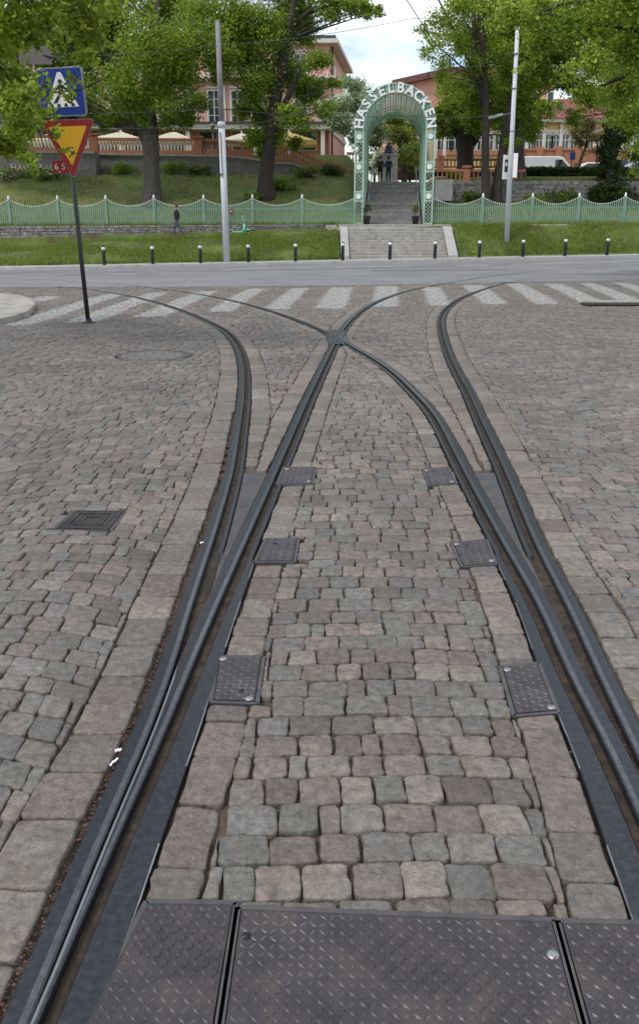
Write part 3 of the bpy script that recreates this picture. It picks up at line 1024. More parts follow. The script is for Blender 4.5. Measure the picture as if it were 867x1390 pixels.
tread_plate(BOT['bm'], 'wide chequered iron plate between the rails at the very front', bump=.0215, bolts=((.965, .24),), notch=(.04, .20), hgt=.0058)
tread_plate(BOT['br'], 'chequered iron plate beside the right rail at the very front', bump=.0215, hgt=.0058)

# square cover with concentric ridges
q = COVERS['sq']; ctr = sum(q, Vector()) / 4
root = empty('square_manhole_cover', (ctr.x, ctr.y, 0), 'square brown manhole cover with concentric square ridges in the left cobbles', 'manhole cover')
lq = [p - ctr for p in q]
mb = MB().prism([(p.x * .99, p.y * .99) for p in lq], (1, 0, 0), (0, 1, 0), (0, 0, 1), (0, 0, 0), -.03, .003)
for k in (.93, .72, .52, .30):
    for a in range(4):
        mb.bar(lq[a] * k + Vector((0, 0, .004)), lq[(a + 1) % 4] * k + Vector((0, 0, .004)), .012, .008)
for i in range(-8, 9):
    for j in range(-8, 9):
        if max(abs(i), abs(j)) in (1, 2, 5, 8): continue
        a = lq[0] + (lq[1] - lq[0]) * (i / 17 + .5); b = lq[3] + (lq[2] - lq[3]) * (i / 17 + .5)
        p = a + (b - a) * (j / 17 + .5)
        mb.box((p.x, p.y, .004), (.014, .014, .005))
mb.build('lid', M['tread'], root)
fr = MB()
for a in range(4): fr.bar(lq[a] * 1.03 + Vector((0, 0, -.012)), lq[(a + 1) % 4] * 1.03 + Vector((0, 0, -.012)), .03, .026)
fr.build('frame', M['casting'], root)
# round manhole
root = empty('round_manhole_cover', (MANC.x, MANC.y, MANC.z), 'round iron manhole cover sunk among uneven stones near the sign pole', 'manhole cover')
mb = MB().lathe([(.43, -.03), (.43, .0), (.395, .002), (.39, -.004)], 32)
mb.build('frame', M['casting'], root)
mb = MB().lathe([(.385, -.03), (.385, -.001), (.30, .001), (0, .002)], 32)
for r in (.12, .24, .34):
    for k in range(int(r * 60)):
        t = 2 * math.pi * k / int(r * 60)
        mb.box((r * math.cos(t), r * math.sin(t), .003), (.03, .03, .006), t)
mb.build('lid', M['oldlid'], root)

# cast filler plates where the rails part
def filler(ka, kb, y0, y1, label):
    ca, na, cb, nb = CUR[ka], NRM[ka][1], CUR[kb], NRM[kb][1]
    ys = np.linspace(y0, y1, 30)
    def edge(k, side, y):
        c, n = CUR[k], NRM[k][1]
        x = np.interp(y, c[:, 1], c[:, 0]); nx = np.interp(y, c[:, 1], n[:, 0]); ny = np.interp(y, c[:, 1], n[:, 1])
        o = np.interp(y, c[:, 1], EXT[k][0 if side < 0 else 1])
        return x + nx * o
    vs = []
    for y in ys:
        a, b = edge(ka, 1, y), edge(kb, -1, y)
        if b < a + .004: b = a + .004
        vs += [(a + .002, y, -.010), (b - .002, y, -.010)]
    n = len(ys)
    mb = MB().add(vs, [(2 * i, 2 * i + 1, 2 * i + 3, 2 * i + 2) for i in range(n - 1)])
    bot = [(x, y, -.035) for x, y, z in vs]
    mb.add(bot, [(2 * i, 2 * i + 2, 2 * i + 3, 2 * i + 1) for i in range(n - 1)])
    mb.add([vs[-2], vs[-1], bot[-1], bot[-2]], [(0, 1, 2, 3)])
    tag(mb.build('switch_filler', M['casting']), label, 'rail casting')
filler('A', 'B', 2.9, 5.15, 'rusty wedge of cast iron between the two left rails')
filler('C', 'D', 2.9, 5.15, 'rusty wedge of cast iron between the two right rails')
q = [G(*p) for p in CROSS]
mb = MB().prism([(p.x, p.y) for p in q], (1, 0, 0), (0, 1, 0), (0, 0, 1), (0, 0, 0), -.035, -.004)
tag(mb.build('crossing_plate', M['run_steel']), 'bluish steel plate under the point where the two rails cross', 'rail casting')

# leaf litter and grit in the gaps by the left rail; paper scraps
vv, cc_ = [], []
c, n = CUR['A'], NRM['A'][1]
for i in range(3800):
    y = R_.uniform(.9, 6) if R_.random() < .85 else R_.uniform(1, 9)
    k = R_.choice('AAAABCD')
    c, n = CUR[k], NRM[k][1]
    j = int(np.argmin(abs(c[:, 1] - y)))
    side = R_.choice((-1, 1)) if k != 'A' else -1
    o = (EXT[k][1][j] if side > 0 else EXT[k][0][j]) + side * abs(R_.gauss(.006, .011))
    x, yy = c[j] + n[j] * o
    x += R_.uniform(-.01, .01); yy += R_.uniform(-.04, .04)
    s = R_.uniform(.0014, .0046) * (1 if y < 5 else 1.4)
    z = R_.uniform(-.022, -.004); a = R_.uniform(0, 6.3); tl = R_.uniform(-.6, .6)
    for t in (0, 1.4, 3.1, 4.6):
        vv.append((x + s * math.cos(a + t), yy + s * math.sin(a + t), z + s * tl * math.cos(t)))
    cc_.append(R_.choice([(.17, .05, .03), (.12, .06, .035), (.15, .085, .05), (.10, .06, .04), (.07, .05, .035), (.055, .035, .025)]))
me = quads_mesh('leaf_litter', np.array(vv), len(cc_), 4, np.array(cc_))
tag(link('leaf_litter', me, M['leaflitter']), 'reddish crumbs of leaf litter lying in the gaps beside the rails', 'leaf litter', kind='stuff')
def scrap(px, py, w, h, a, label):
    p = G(px, py)
    mb = MB(); n = 5; vs = []
    for i in range(n):
        for j in range(2):
            vs.append((w * (i / (n - 1) - .5), h * (j - .5), .004 + .006 * abs(math.sin(i * 1.9 + j))))
    mb.add(vs, [(2 * i, 2 * i + 2, 2 * i + 3, 2 * i + 1) for i in range(n - 1)])
    mb.add([(x, y, z + .001) for x, y, z in vs], [(2 * i, 2 * i + 1, 2 * i + 3, 2 * i + 2) for i in range(n - 1)])
    o = mb.build('paper_scrap', M['litter']); o.location = (p.x, p.y, p.z + .002); o.rotation_euler = (0, 0, a)
    tag(o, label, 'litter')
scrap(161, 1022, .018, .014, .3, 'small white square of paper beside the left rail')
scrap(155, 1038, .035, .008, 1.1, 'white twisted paper strip just below the paper square')
scrap(274, 739, .016, .012, .7, 'tiny white scrap on the stones left of the left rail')

# ------------------------------------------------------------------ traffic sign pole
base = G(121, 438)
YS = base.y
top = P(84, 92, YS)
root = empty('traffic_sign', base, 'leaning dark pole carrying a blue crossing sign above a red and yellow yield sign', 'road sign')
lc = lambda p: Vector(p) - base
MB().tube([(0, 0, -.3), lc(P(109.5, 341, YS)), lc(top)], [.036, .034, .032], 12).build('pole', M['black'], root)
MB().lathe([(.11, -.02), (.11, .008), (.05, .02), (.045, .06), (.036, .061)], 16).build('base_collar', M['black'], root)
def sign_frame(c, tilt, yaw):
    mt = Matrix.Rotation(yaw, 3, 'Z') @ Matrix.Rotation(tilt, 3, 'Y')
    return (mt @ Vector((1, 0, 0)), mt @ Vector((0, 0, 1)), mt @ Vector((0, -1, 0)), lc(c))
s = pxm(85, 125, YS)
tl, yw = rad(-3.0), rad(4)
fr = sign_frame(P(83.5, 125, YS - .07), tl, yw)
W = 30.5 * s
def rrect(w, h, r, n=5):
    out = []
    for cx, cy, a0 in ((w - r, h - r, 0), (-w + r, h - r, 90), (-w + r, -h + r, 180), (w - r, -h + r, 270)):
        for k in range(n + 1):
            a = rad(a0 + 90 * k / n); out.append((cx + r * math.cos(a), cy + r * math.sin(a)))
    return out
bs = MB().prism(rrect(W, W, .03), *fr, -.012, .004).build('crossing_sign', M['greymetal'], root)
MB().prism(rrect(W * .955, W * .955, .025), *fr, .0045, .006).build('blue_face', M['blue'], bs)
MB().prism([(-.70 * W, -.62 * W), (.70 * W, -.62 * W), (.08 * W, .80 * W), (-.08 * W, .80 * W)], *fr, .0065, .008).build('white_triangle', M['white'], bs)
mb = MB()
mb.prism([(.10 * W * math.cos(t), .42 * W + .10 * W * math.sin(t)) for t in np.linspace(0, 6.283, 13)[:-1]], *fr, .0085, .010)
for poly in ([(-.12, .30), (.12, .30), (.10, -.06), (-.10, -.06)], [(-.09, -.02), (.03, -.02), (-.22, -.44), (-.36, -.40)], [(-.02, -.02), (.09, -.02), (.36, -.40), (.24, -.46)],
             [(-.12, .28), (-.06, .18), (-.28, -.02), (-.34, .04)], [(.12, .28), (.06, .18), (.26, .02), (.32, .08)], [(-.40, -.42), (-.30, -.36), (-.22, -.44), (-.38, -.46)], [(.24, -.46), (.36, -.40), (.46, -.44), (.44, -.50)]):
    mb.prism([(a * W, b * W) for a, b in poly], *fr, .0085, .010)
for a in (-.56, -.25, .06, .37):
    mb.prism([(a * W, -.60 * W), ((a + .17) * W, -.60 * W), ((a + .13) * W, -.47 * W), ((a + .03) * W, -.47 * W)], *fr, .0085, .010)
mb.build('walking_figure', M['black'], bs)
# second sign panel seen edge on behind it
fr2 = sign_frame(P(87.5, 124, YS + .10), tl, rad(-6))
MB().prism(rrect(W * .97, W * 1.0, .03), *fr2, -.012, .004).build('rear_panel', M['greymetal'], root)
# yield sign
fr = sign_frame(P(94.5, 191, YS - .07), rad(-2.5), rad(5))
s = pxm(94, 195, YS)
def rtri(hw, ht, hb, r):
    cs = [(-hw, ht), (hw, ht), (0, -hb)]
    ctr = (0, (2 * ht - hb) / 3)
    out = []
    for i in range(3):
        a, b, c = Vector(cs[i - 1]), Vector(cs[i]), Vector(cs[(i + 1) % 3])
        u, v = (a - b).normalized(), (c - b).normalized()
        for k in range(6):
            t = k / 5
            out.append(tuple(b + u * r * (1 - t) ** 2 + v * r * t ** 2 + (u + v) * r * 0.10 * 0))
    return out[::-1]
k = 36.5 * s
ys_ = MB().prism(rtri(k, 26.5 * s, 49 * s, .06), *fr, -.012, .003).build('yield_sign', M['greymetal'], root)
MB().prism(rtri(k * .985, 26 * s, 48.2 * s, .06), *fr, .0035, .005).build('red_border', M['signred'], ys_)
MB().prism(rtri(k * .70, 18 * s, 32 * s, .03), *fr, .0055, .007).build('yellow_face', M['signyellow'], ys_)
fr = sign_frame(P(95, 183.5, YS + .08), rad(-2.5), rad(-8))
MB().prism([(26 * s * math.cos(t), 26 * s * math.sin(t)) for t in np.linspace(0, 6.283, 33)[:-1]], *fr, -.008, .004).build('round_sign_back', M['black'], root)
fr = sign_frame(P(84, 226.5, YS + .03), rad(-1), 0)
pl_ = MB().prism(rrect(12.5 * s, 8 * s, .015), *fr, -.004, .004).build('number_plate', M['signred'], root)
for ch, px_, py_ in (('6', 77, 226.5), (',', 80.8, 230), ('5', 86.5, 226.5)):
    me = text_mesh(ch, 11.5 * s * 1.02, .001)
    o = link('numeral', me, M['polewhite'], pl_); o.location = lc(P(px_, py_, YS + .024)); o.rotation_euler = (rad(90), 0, 0)
# brown plate on a bracket at the top
fr = sign_frame(P(48, 75, YS + .02), rad(-1), rad(6))
MB().prism(rrect(21 * s, 11 * s, .01), *fr, -.012, .008).build('brown_plate', M['brownplate'], root)
MB().tube([lc(P(84, 92, YS)), lc(P(80, 78, YS)), lc(P(52, 74, YS + .05))], .016, 8).build('bracket', M['black'], root)

# ------------------------------------------------------------------ traffic island on the left
mb = MB()
pl2 = xy(ISL)
n = len(pl2)
vs = [(x, y, g(x, y) - .05) for x, y in pl2] + [(x, y, g(x, y) + .09) for x, y in pl2]
cx = sum(x for x, y in pl2) / n; cy = sum(y for x, y in pl2) / n
inr = [(cx + (x - cx) * .965, cy + (y - cy) * .93) for x, y in pl2]
vs += [(x, y, g(x, y) + .10) for x, y in inr]
mb.add(vs, [(i, (i + 1) % n, n + (i + 1) % n, n + i) for i in range(n)], 0)
mb.add(vs[n:], [(i, (i + 1) % n, n + (i + 1) % n, n + i) for i in range(n)] + [list(range(n, 2 * n))], 1)
tag(mb.build('traffic_island', [M['granite'], M['granite']]), kind='structure')
# flat dark strip and pale kerb stone at the right edge
p0, p1 = G(828, 416), G(905, 413)
mb = MB()
ctr = (p0 + p1) / 2
root = empty('kerb_strip', (ctr.x, ctr.y, ctr.z), 'dark flat strip with a pale kerb stone at the right edge of the cobbles', 'drain')
MB().box((0, 0, .022), (2.1, .42, .02)).build('dark_strip', M['near_black'], root)
MB().box((0, .30, .03), (2.1, .18, .06)).build('kerb_stone', M['granite'], root, bevel=.01)

# ------------------------------------------------------------------ bollards
def make_bollard(loc, label):
    r = empty('bollard', loc, label, 'bollard', 'bollards along the kerb')
    MB().lathe([(.085, -.1), (.085, .70), (.083, .72)], 16).build('post', M['black'], r)
    MB().lathe([(.087, .72), (.087, .86)], 16).build('white_band', M['white'], r)
    MB().lathe([(.088, .86), (.088, .885), (.07, .905), (0, .91)], 16).build('cap', M['black'], r)
    return r
BX = [(141, 'bollard standing farthest left, just right of the leaning sign pole'), (207, 'bollard below the trunk of the big left tree, second from the left'), (272, 'bollard just left of the tall pale pole'),
      (337, 'bollard just right of the tall pale pole'), (401, 'bollard before the grass midway between tall pole and stairs'), (465, 'bollard in front of the left cheek of the lower steps'),
      (529, 'bollard in front of the middle of the lower steps'), (590, 'bollard in front of the right end of the lower steps'), (650, 'bollard just left of the right tall pole'),
      (709, 'bollard just right of the right tall pole'), (766, 'bollard before the right grass bank, second from the right edge'), (823, 'bollard farthest right before the grass bank')]
b0 = None
for px, lab in BX:
    Y = 44.8
    for _ in range(4): X = P(px, 345, Y).x; Y = yc(X) + .35
    loc = (X, Y, g(X, yc(X)) + .125)
    b0 = make_bollard(loc, lab) if b0 is None else b0
    if px != 141: dup(b0, loc, None, lab)

# ------------------------------------------------------------------ tall poles
def mast(bp, tp, r0, r1, label, name='catenary_mast', split=None, grey=True):
    root = empty(name, bp, label, 'pole')
    a = Vector((0, 0, -.2)); t = tp - bp
    if split:
        sp_ = t * split
        MB().tube([a, sp_], [r0, r0 * .93], 16).build('lower_shaft', M['polewhite'], root)
        MB().lathe([(r0 * 1.12, -.12), (r0 * 1.15, .1), (r0, .14)], 16, tuple(sp_)).build('collar', M['polewhite'], root)
        MB().tube([sp_ + Vector((0, 0, .05)), t], [r0 * .84, r1], 16).build('upper_shaft', M['polegrey'], root)
    else:
        MB().tube([a, t], [r0, r1], 16).build('shaft', M['polewhite'], root)
    MB().lathe([(r1 * .9, 0), (r1 * 1.1, .02), (r1 * .6, .06), (0, .07)], 12, tuple(t)).build('cap', M['greymetal'], root)
    return root
X = -4.9
bp = P(308, 356, 45.0); Yp = yc(bp.x) + 1.0; bp = P(308, 355, Yp); bp.z = g(bp.x, yc(bp.x)) + .13
tpL = P(295.5, 30, Yp)
r = mast(bp, tpL, .172, .112, 'tall pale pole with grey upper half on the left beside the scooter', split=.59)
ca = P(300, 215, Yp) - bp
MB().bar(ca + Vector((.06, -.185, -.9)), ca + Vector((.02, -.185, 1.2)), .05, .03).build('cable_strip', M['polegrey'], r)
MB().lathe([(.182, -.03), (.182, .03)], 16, tuple(ca + Vector((.03, 0, -.75)))).build('clamp_band', M['black'], r)
bpR = HG(687, 328)
tpR = P(702, 37, bpR.y)
r = mast(bpR, tpR, .148, .100, 'tall pale pole on the right grass bank with two notice boards')
for px, py, yaw, nm in ((686, 227, rad(14), 0), (697.5, 224.5, rad(-28), 1)):
    s = pxm(px, py, bpR.y)
    w, hgt = (4.0 * s, 15.5 * s)
    c = P(px, py, bpR.y - .1 + .22 * (1 - nm)) - bpR
    mt = Matrix.Rotation(yaw, 3, 'Z')
    fr = (mt @ Vector((1, 0, 0)), Vector((0, 0, 1)), mt @ Vector((0, -1, 0)), c)
    nb_ = MB().prism(rrect(w * 1.05, hgt, .01), *fr, -.03, 0).build('notice_board', M['white'], r)
    MB().prism(rrect(w * .55, hgt * .52, .01), (fr[0]), fr[1], fr[2], c + Vector((w * .1, 0, hgt * .12)), .002, .006).build('dark_poster', M['black'], nb_)
    MB().prism(rrect(w * .28, hgt * .16, .01), (fr[0]), fr[1], fr[2], c + Vector((w * .1, 0, hgt * .25)), .0065, .009).build('pale_patch', M['white'], nb_)
for zz in (178, 120, 73):
    p = P(695 + (178 - zz) * .04, zz, bpR.y) - bpR
    MB().lathe([(.16, -.02), (.16, .03)], 12, tuple(p)).build('clamp_band', M['greymetal'], r)
# small street lamp heads hung on the span wires
def hang_lamp(px, py, Y, label):
    p = P(px, py, Y)
    root = empty('hanging_lamp', p, label, 'street lamp')
    MB().lathe([(.30, 0), (.28, .08), (.14, .22), (.08, .50), (.05, .62), (0, .64)], 16).build('shade', M['greymetal'], root)
    MB().lathe([(.25, -.05), (.26, 0), (0, .01)], 16).build('diffuser', M['white'], root)
    MB().tube([(0, 0, .6), (0, 0, 1.0)], .02, 6).build('hanger', M['wire'], root)
hang_lamp(786, 103, 40, 'grey bell shaped lamp hanging among the right tree leaves')
p = P(672, 158, bpR.y)
root = empty('side_lamp', p, 'small flat lamp head left of the right tall pole', 'street lamp')
MB().box((0, 0, 0), (.75, .28, .14), 0, 0, 0, rad(-14)).build('housing', M['greymetal'], root, bevel=.03)
MB().bar((.35, 0, .07), tuple(P(694, 153, bpR.y) - p), .05).build('arm', M['greymetal'], root)

# overhead wires
def wire(pts, label, sag=.15, r=.012):
    pts = [P(*p) for p in pts]
    out = []
    for a, b in zip(pts, pts[1:]):
        for k in range(8):
            t = k / 8
            q_ = a + (b - a) * t; q_.z -= sag * 4 * t * (1 - t); out.append(q_)
    out.append(pts[-1])
    tag(MB().tube(out, r, 5).build('overhead_wire', M['wire']), label, 'wire', 'overhead tram wires')
wire([(-150, 84, 30), (297, 62, Yp)], 'thin wire running left from the upper part of the left tall pole')
wire([(297, 62, Yp), (560, 25, 44), (1000, 4, 40)], 'thin wire crossing the sky from the left tall pole to the right')
wire([(297, 178, Yp), (480, 128, 46), (560, 103, 45), (585, 98, 45), (700, 73, bpR.y)], 'wire with dark insulators passing above the arch')
wire([(-150, 152, 40), (297, 148, Yp), (560, 158, 47), (695, 153, bpR.y)], 'low wire running in front of the pink hotel')
wire([(-150, 166, 40), (300, 172, Yp)], 'lowest wire running left across the terrace')
wire([(535, -40, 18), (552, 0, 20), (585, 52, 30), (640, 120, 44)], 'slanting wire dropping from the top edge beside the right trees', 0)

# ------------------------------------------------------------------ lower steps
XL, XR = P(473.5, 330, 47.5).x, P(604, 330, 47.5).x
xm = (XL + XR) / 2
yb, yt = yc(xm) + 1.45, 48.95
zb, zt = g(xm, yc(xm)) + .13, pz(xm)
root = empty('lower_steps', (xm, yb, zb), 'pale granite steps with cheek walls climbing the grass bank from the street', 'steps')
NS = 10
for i in range(NS):
    y0 = yb + (yt - yb) * i / NS; z1 = zb + (zt - zb) * (i + 1) / NS
    mb = MB()
    x = XL
    while x < XR - .01:
        w = min(R_.uniform(.9, 1.9), XR - x)
        if XR - x - w < .3: w = XR - x
        mb.box((x + w / 2 - xm, y0 + .45 - yb + R_.uniform(-.008, .008), z1 - .16 - zb), (w - .012, .9, .30 + R_.uniform(-.006, .006)))
        x += w
    mb.build('step', M['granite'], root, bevel=.012)
for xa, xb in ((P(462, 330, 47.5).x, XL - .02), (XR + .02, P(617, 330, 47.5).x)):
    mb = MB()
    cs = [(xa - xm, 0), (xb - xm, 0)]
    ya, ye = yb - .15, yt + .3
    prof = [(ya - yb, -.3), (ye - yb, -.3), (ye - yb, zt + .10 - zb), (yt - yb, zt + .10 - zb), (ya - yb, .16)]
    mb.prism(prof, (0, 1, 0), (0, 0, 1), (1, 0, 0), (0, 0, 0), xa - xm, xb - xm)
    mb.build('cheek_wall', M['concrete'], root, bevel=.015)
# landing slab by the arch
mb = MB()
for a, b, y0, y1, zz in ((XL - .6, XR + .8, 49.0, 51.3, pz(xm) + .02), ):
    mb.box(((a + b) / 2, (y0 + y1) / 2, zz - .1), (b - a, y1 - y0, .2))
tag(mb.build('landing', M['concrete'], bevel=.01), kind='structure')
mb = MB().box((axis_x(52), 52.0, 1.33 - .25), (6.4, 1.5, .5))
tag(mb.build('arch_plinth', M['granite'], bevel=.02), 'long granite slab on which the green arch stands', 'plinth')

# ------------------------------------------------------------------ upper stairs
Y0, Y1, Z0, Z1 = 53.0, 64.6, 1.34, 4.2
NS = 19
rz = -math.atan(.081)
root = empty('upper_stairs', (axis_x(Y0), Y0, Z0), 'long dark stone stairs rising under the green trellis', 'stairs', rz=rz)
for i in range(NS):
    d = (Y1 - Y0) / NS; rise = (Z1 - Z0) / NS
    mb = MB()
    x = -1.68
    while x < 1.67:
        w = min(R_.uniform(.8, 1.7), 1.68 - x)
        if 1.68 - x - w < .3: w = 1.68 - x
        mb.box((x + w / 2, d * (i + .5) + .05, rise * (i + 1) - .19), (w - .008, d + .1, .38))
        x += w
    mb.build('step', M[R_.choice(('steps_dark', 'steps_dark', 'steps_mid'))], root, bevel=.02)
for s in (-1, 1):
    mb = MB(); pts = []
    for y in (0, 4, 8, 11.4):
        z = (Z1 - Z0) * y / (Y1 - Y0) + .1
        mb.tube([(s * 1.55, y + .1, z), (s * 1.55, y + .1, z + .95)], .022, 8); pts.append((s * 1.55, y + .1, z + .95))
    mb.tube([(s * 1.55, -.3, pts[0][2] - .3)] + pts + [(s * 1.55, 12.2, pts[-1][2])], .026, 8)
    mb.build('handrail', M['greymetal'], root)
tag(MB().box((axis_x(66.5), 69.4, 4.2 - .2), (4.4, 9.6, .4)).build('upper_path', M['path']), kind='structure')

# ------------------------------------------------------------------ green arch and trellis
AX = Vector((axis_x(52), 52.0, 1.335))
arch = empty('garden_arch', AX, 'mint green trellis arch with white letters reading HASSELBACKEN over the stairs', 'arch', rz=rz)
s = pxm(533, 200, 52)
RO = 54.3 * s; PW = 12.6 * s; RI = RO - PW
ZS = P(533, 172, 52).z - AX.z
DEP = .42
def pillar(cx):
    pb = MB()
    for ex in (-1, 1):
        for ey in (0, DEP):
            pb.box((cx + ex * (PW / 2 - .03), ey, ZS / 2), (.06, .06, ZS))
    hs = [.05, ZS - .03]
    ys_med = [P(485, p, 52).z - AX.z for p in (266.5, 226.5, 185.5)]
    for m_ in ys_med: hs += [m_ - .26, m_ + .26]
    for h in hs:
        for ey in (0, DEP): pb.box((cx, ey + .001, h), (PW - .12, .05, .05))
        for ex in (-1, 1): pb.box((cx + ex * (PW / 2 - .03), DEP / 2, h), (.05, DEP - .06, .05))
    f = pb.build('pillar', M['greenlight'], arch)
    lb = MB()
    # diamond lattice on the four faces
    cell = .21
    segs = sorted(hs)
    def lat(face):
        for a, b in zip(segs, segs[1:]):
            mid = (a + b) / 2
            if any(abs(mid - m_) < .1 for m_ in ys_med): continue
            n = max(1, round((b - a) / cell)); wv = PW - .12 if face < 2 else DEP - .06
            for k in range(n):
                z0, z1 = a + (b - a) * k / n, a + (b - a) * (k + 1) / n
                for u0, u1 in ((-wv / 2, 0), (0, wv / 2), (0, -wv / 2), (wv / 2, 0)):
                    off = .006 if (u1 > u0) else -.006
                    if face == 0: lb.bar((cx + u0, -.005 + off, z0), (cx + u1, -.005 + off, z1), .026, .012)
                    elif face == 1: lb.bar((cx + u0, DEP + off, z0), (cx + u1, DEP + off, z1), .026, .012)
                    else:
                        xx = cx + (PW / 2 - .03) * (1 if face == 2 else -1) + off
                        lb.bar((xx, DEP / 2 + u0, z0), (xx, DEP / 2 + u1, z1), .026, .012)
    for face in range(4): lat(face)
    lb.build('lattice', M['greenlight'], f)
    for m_ in ys_med:
        MB().prism([(.15 * math.cos(t), .15 * math.sin(t)) for t in np.linspace(0, 6.283, 25)[:-1]], (1, 0, 0), (0, 0, 1), (0, -1, 0), (cx, 0, m_), .03, .075).build('medallion', M['white'], f)
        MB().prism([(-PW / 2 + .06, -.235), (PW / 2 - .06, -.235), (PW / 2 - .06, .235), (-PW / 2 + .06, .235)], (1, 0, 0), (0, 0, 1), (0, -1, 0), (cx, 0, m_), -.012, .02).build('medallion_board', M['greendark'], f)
pillar(-RO + PW / 2); pillar(RO - PW / 2)
# front arch band
def arc_band(r0, r1, y0, y1, mb, a0=0, a1=180, n=40):
    vs = []
    for k in range(n + 1):
        t = rad(a0 + (a1 - a0) * k / n)
        for r_, y_ in ((r0, y0), (r1, y0), (r1, y1), (r0, y1)):
            vs.append((r_ * math.cos(t), y_, ZS + r_ * math.sin(t)))
    fs = []
    for k in range(n):
        for e in range(4):
            fs.append((k * 4 + e, k * 4 + (e + 1) % 4, (k + 1) * 4 + (e + 1) % 4, (k + 1) * 4 + e))
    mb.add(vs, fs)
    return mb
mb = MB(); arc_band(RO - .05, RO, -.04, DEP, mb); arc_band(RI, RI + .05, -.04, DEP, mb)
for k in range(0, 37):
    t = rad(k * 5); c_, s_ = math.cos(t), math.sin(t)
    mb.bar(((RI + .04) * c_, 0, ZS + (RI + .04) * s_), ((RO - .04) * c_, 0, ZS + (RO - .04) * s_), .05, .03)
    if k < 36:
        t2 = rad(k * 5 + 5); c2, s2 = math.cos(t2), math.sin(t2)
        mb.bar(((RI + .04) * c_, .012, ZS + (RI + .04) * s_), ((RO - .04) * c2, .012, ZS + (RO - .04) * s2), .03, .012)
mb.build('front_arch', M['greenlight'], arch)
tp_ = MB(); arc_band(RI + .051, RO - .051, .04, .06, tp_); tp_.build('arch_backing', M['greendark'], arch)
for i, ch in enumerate('HASSELBACKEN'):
    a = rad(174.5 - 169 * i / 11)
    if i == 0: a = rad(175)
    me = text_mesh(ch, PW * 1.40, .03, .022)
    # centre the glyph on its own bounds
    xs_ = [v.co.x for v in me.vertices]; ysg = [v.co.y for v in me.vertices]
    off = Vector(((min(xs_) + max(xs_)) / 2, (min(ysg) + max(ysg)) / 2, 0))
    for v in me.vertices: v.co -= off
    o = link('letter', me, M['white'], arch)
    r_ = (RO + RI) / 2 + .03
    o.matrix_local = Matrix.Translation((r_ * math.cos(a), -.10, ZS + r_ * math.sin(a))) @ Matrix.Rotation(rad(90) - a, 4, 'Y') @ Matrix.Rotation(rad(90), 4, 'X')
# barrel trellis behind
LEN = 12.0; NRB = 9
def foot(y): return max(0.0, (y - .8) * (Z1 - Z0) / (Y1 - Y0))
RT = RI + .06
for k in range(NRB):
    y = .45 + (LEN - .45) * k / (NRB - 1)
    mb = MB(); arc_band(RT - .04, RT + .04, y - .03, y + .03, mb, n=28)
    for sx in (-1, 1): mb.box((sx * RT, y, (ZS + foot(y)) / 2), (.08, .06, ZS - foot(y) + .002))
    mb.build('rib', M['green'], arch)
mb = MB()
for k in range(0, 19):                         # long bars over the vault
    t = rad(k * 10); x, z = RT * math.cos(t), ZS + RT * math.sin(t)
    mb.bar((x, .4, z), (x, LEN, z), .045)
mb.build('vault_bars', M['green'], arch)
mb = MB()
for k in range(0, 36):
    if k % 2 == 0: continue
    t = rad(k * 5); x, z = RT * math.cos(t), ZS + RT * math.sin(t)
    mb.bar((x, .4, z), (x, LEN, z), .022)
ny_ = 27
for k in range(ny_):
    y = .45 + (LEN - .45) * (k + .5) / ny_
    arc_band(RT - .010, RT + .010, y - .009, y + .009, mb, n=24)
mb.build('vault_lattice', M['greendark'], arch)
for sx in (-1, 1):
    mb = MB()
    for k in range(60):
        y = .5 + (LEN - .5) * k / 59
        mb.box((sx * (RT - .01), y, (ZS + foot(y)) / 2), (.012, .024, ZS - foot(y)))
    z = .3
    while z < ZS:
        ye = LEN
        y_end = min(LEN, .8 + z / ((Z1 - Z0) / (Y1 - Y0)))
        mb.bar((sx * (RT + .01), .5, z), (sx * (RT + .01), y_end, z), .024, .024)
        z += .22
    mb.build('side_trellis', M['green'], arch)

# plant pots at the foot of the arch
def leafquads(pts, size, pal, rng, up=.35):
    n = len(pts)
    nrm = rng.normal(size=(n, 3)); nrm[:, 2] = np.abs(nrm[:, 2]) + up
    nrm /= np.linalg.norm(nrm, axis=1)[:, None]
    a = np.cross(nrm, rng.normal(size=(n, 3))); a /= np.linalg.norm(a, axis=1)[:, None] + 1e-9
    b = np.cross(nrm, a)
    L = (size * rng.uniform(.6, 1.25, n))[:, None]
    W_ = L * rng.uniform(.55, .85, n)[:, None]
    cup = nrm * L * .18
    V = np.stack([pts - a * L * .5, pts - b * W_ * .5 - cup * .2 + a * L * .08, pts + a * L * .5 - cup, pts + b * W_ * .5 - cup * .2 + a * L * .08], 1)
    pal = np.array(pal)
    return V.reshape(-1, 3)

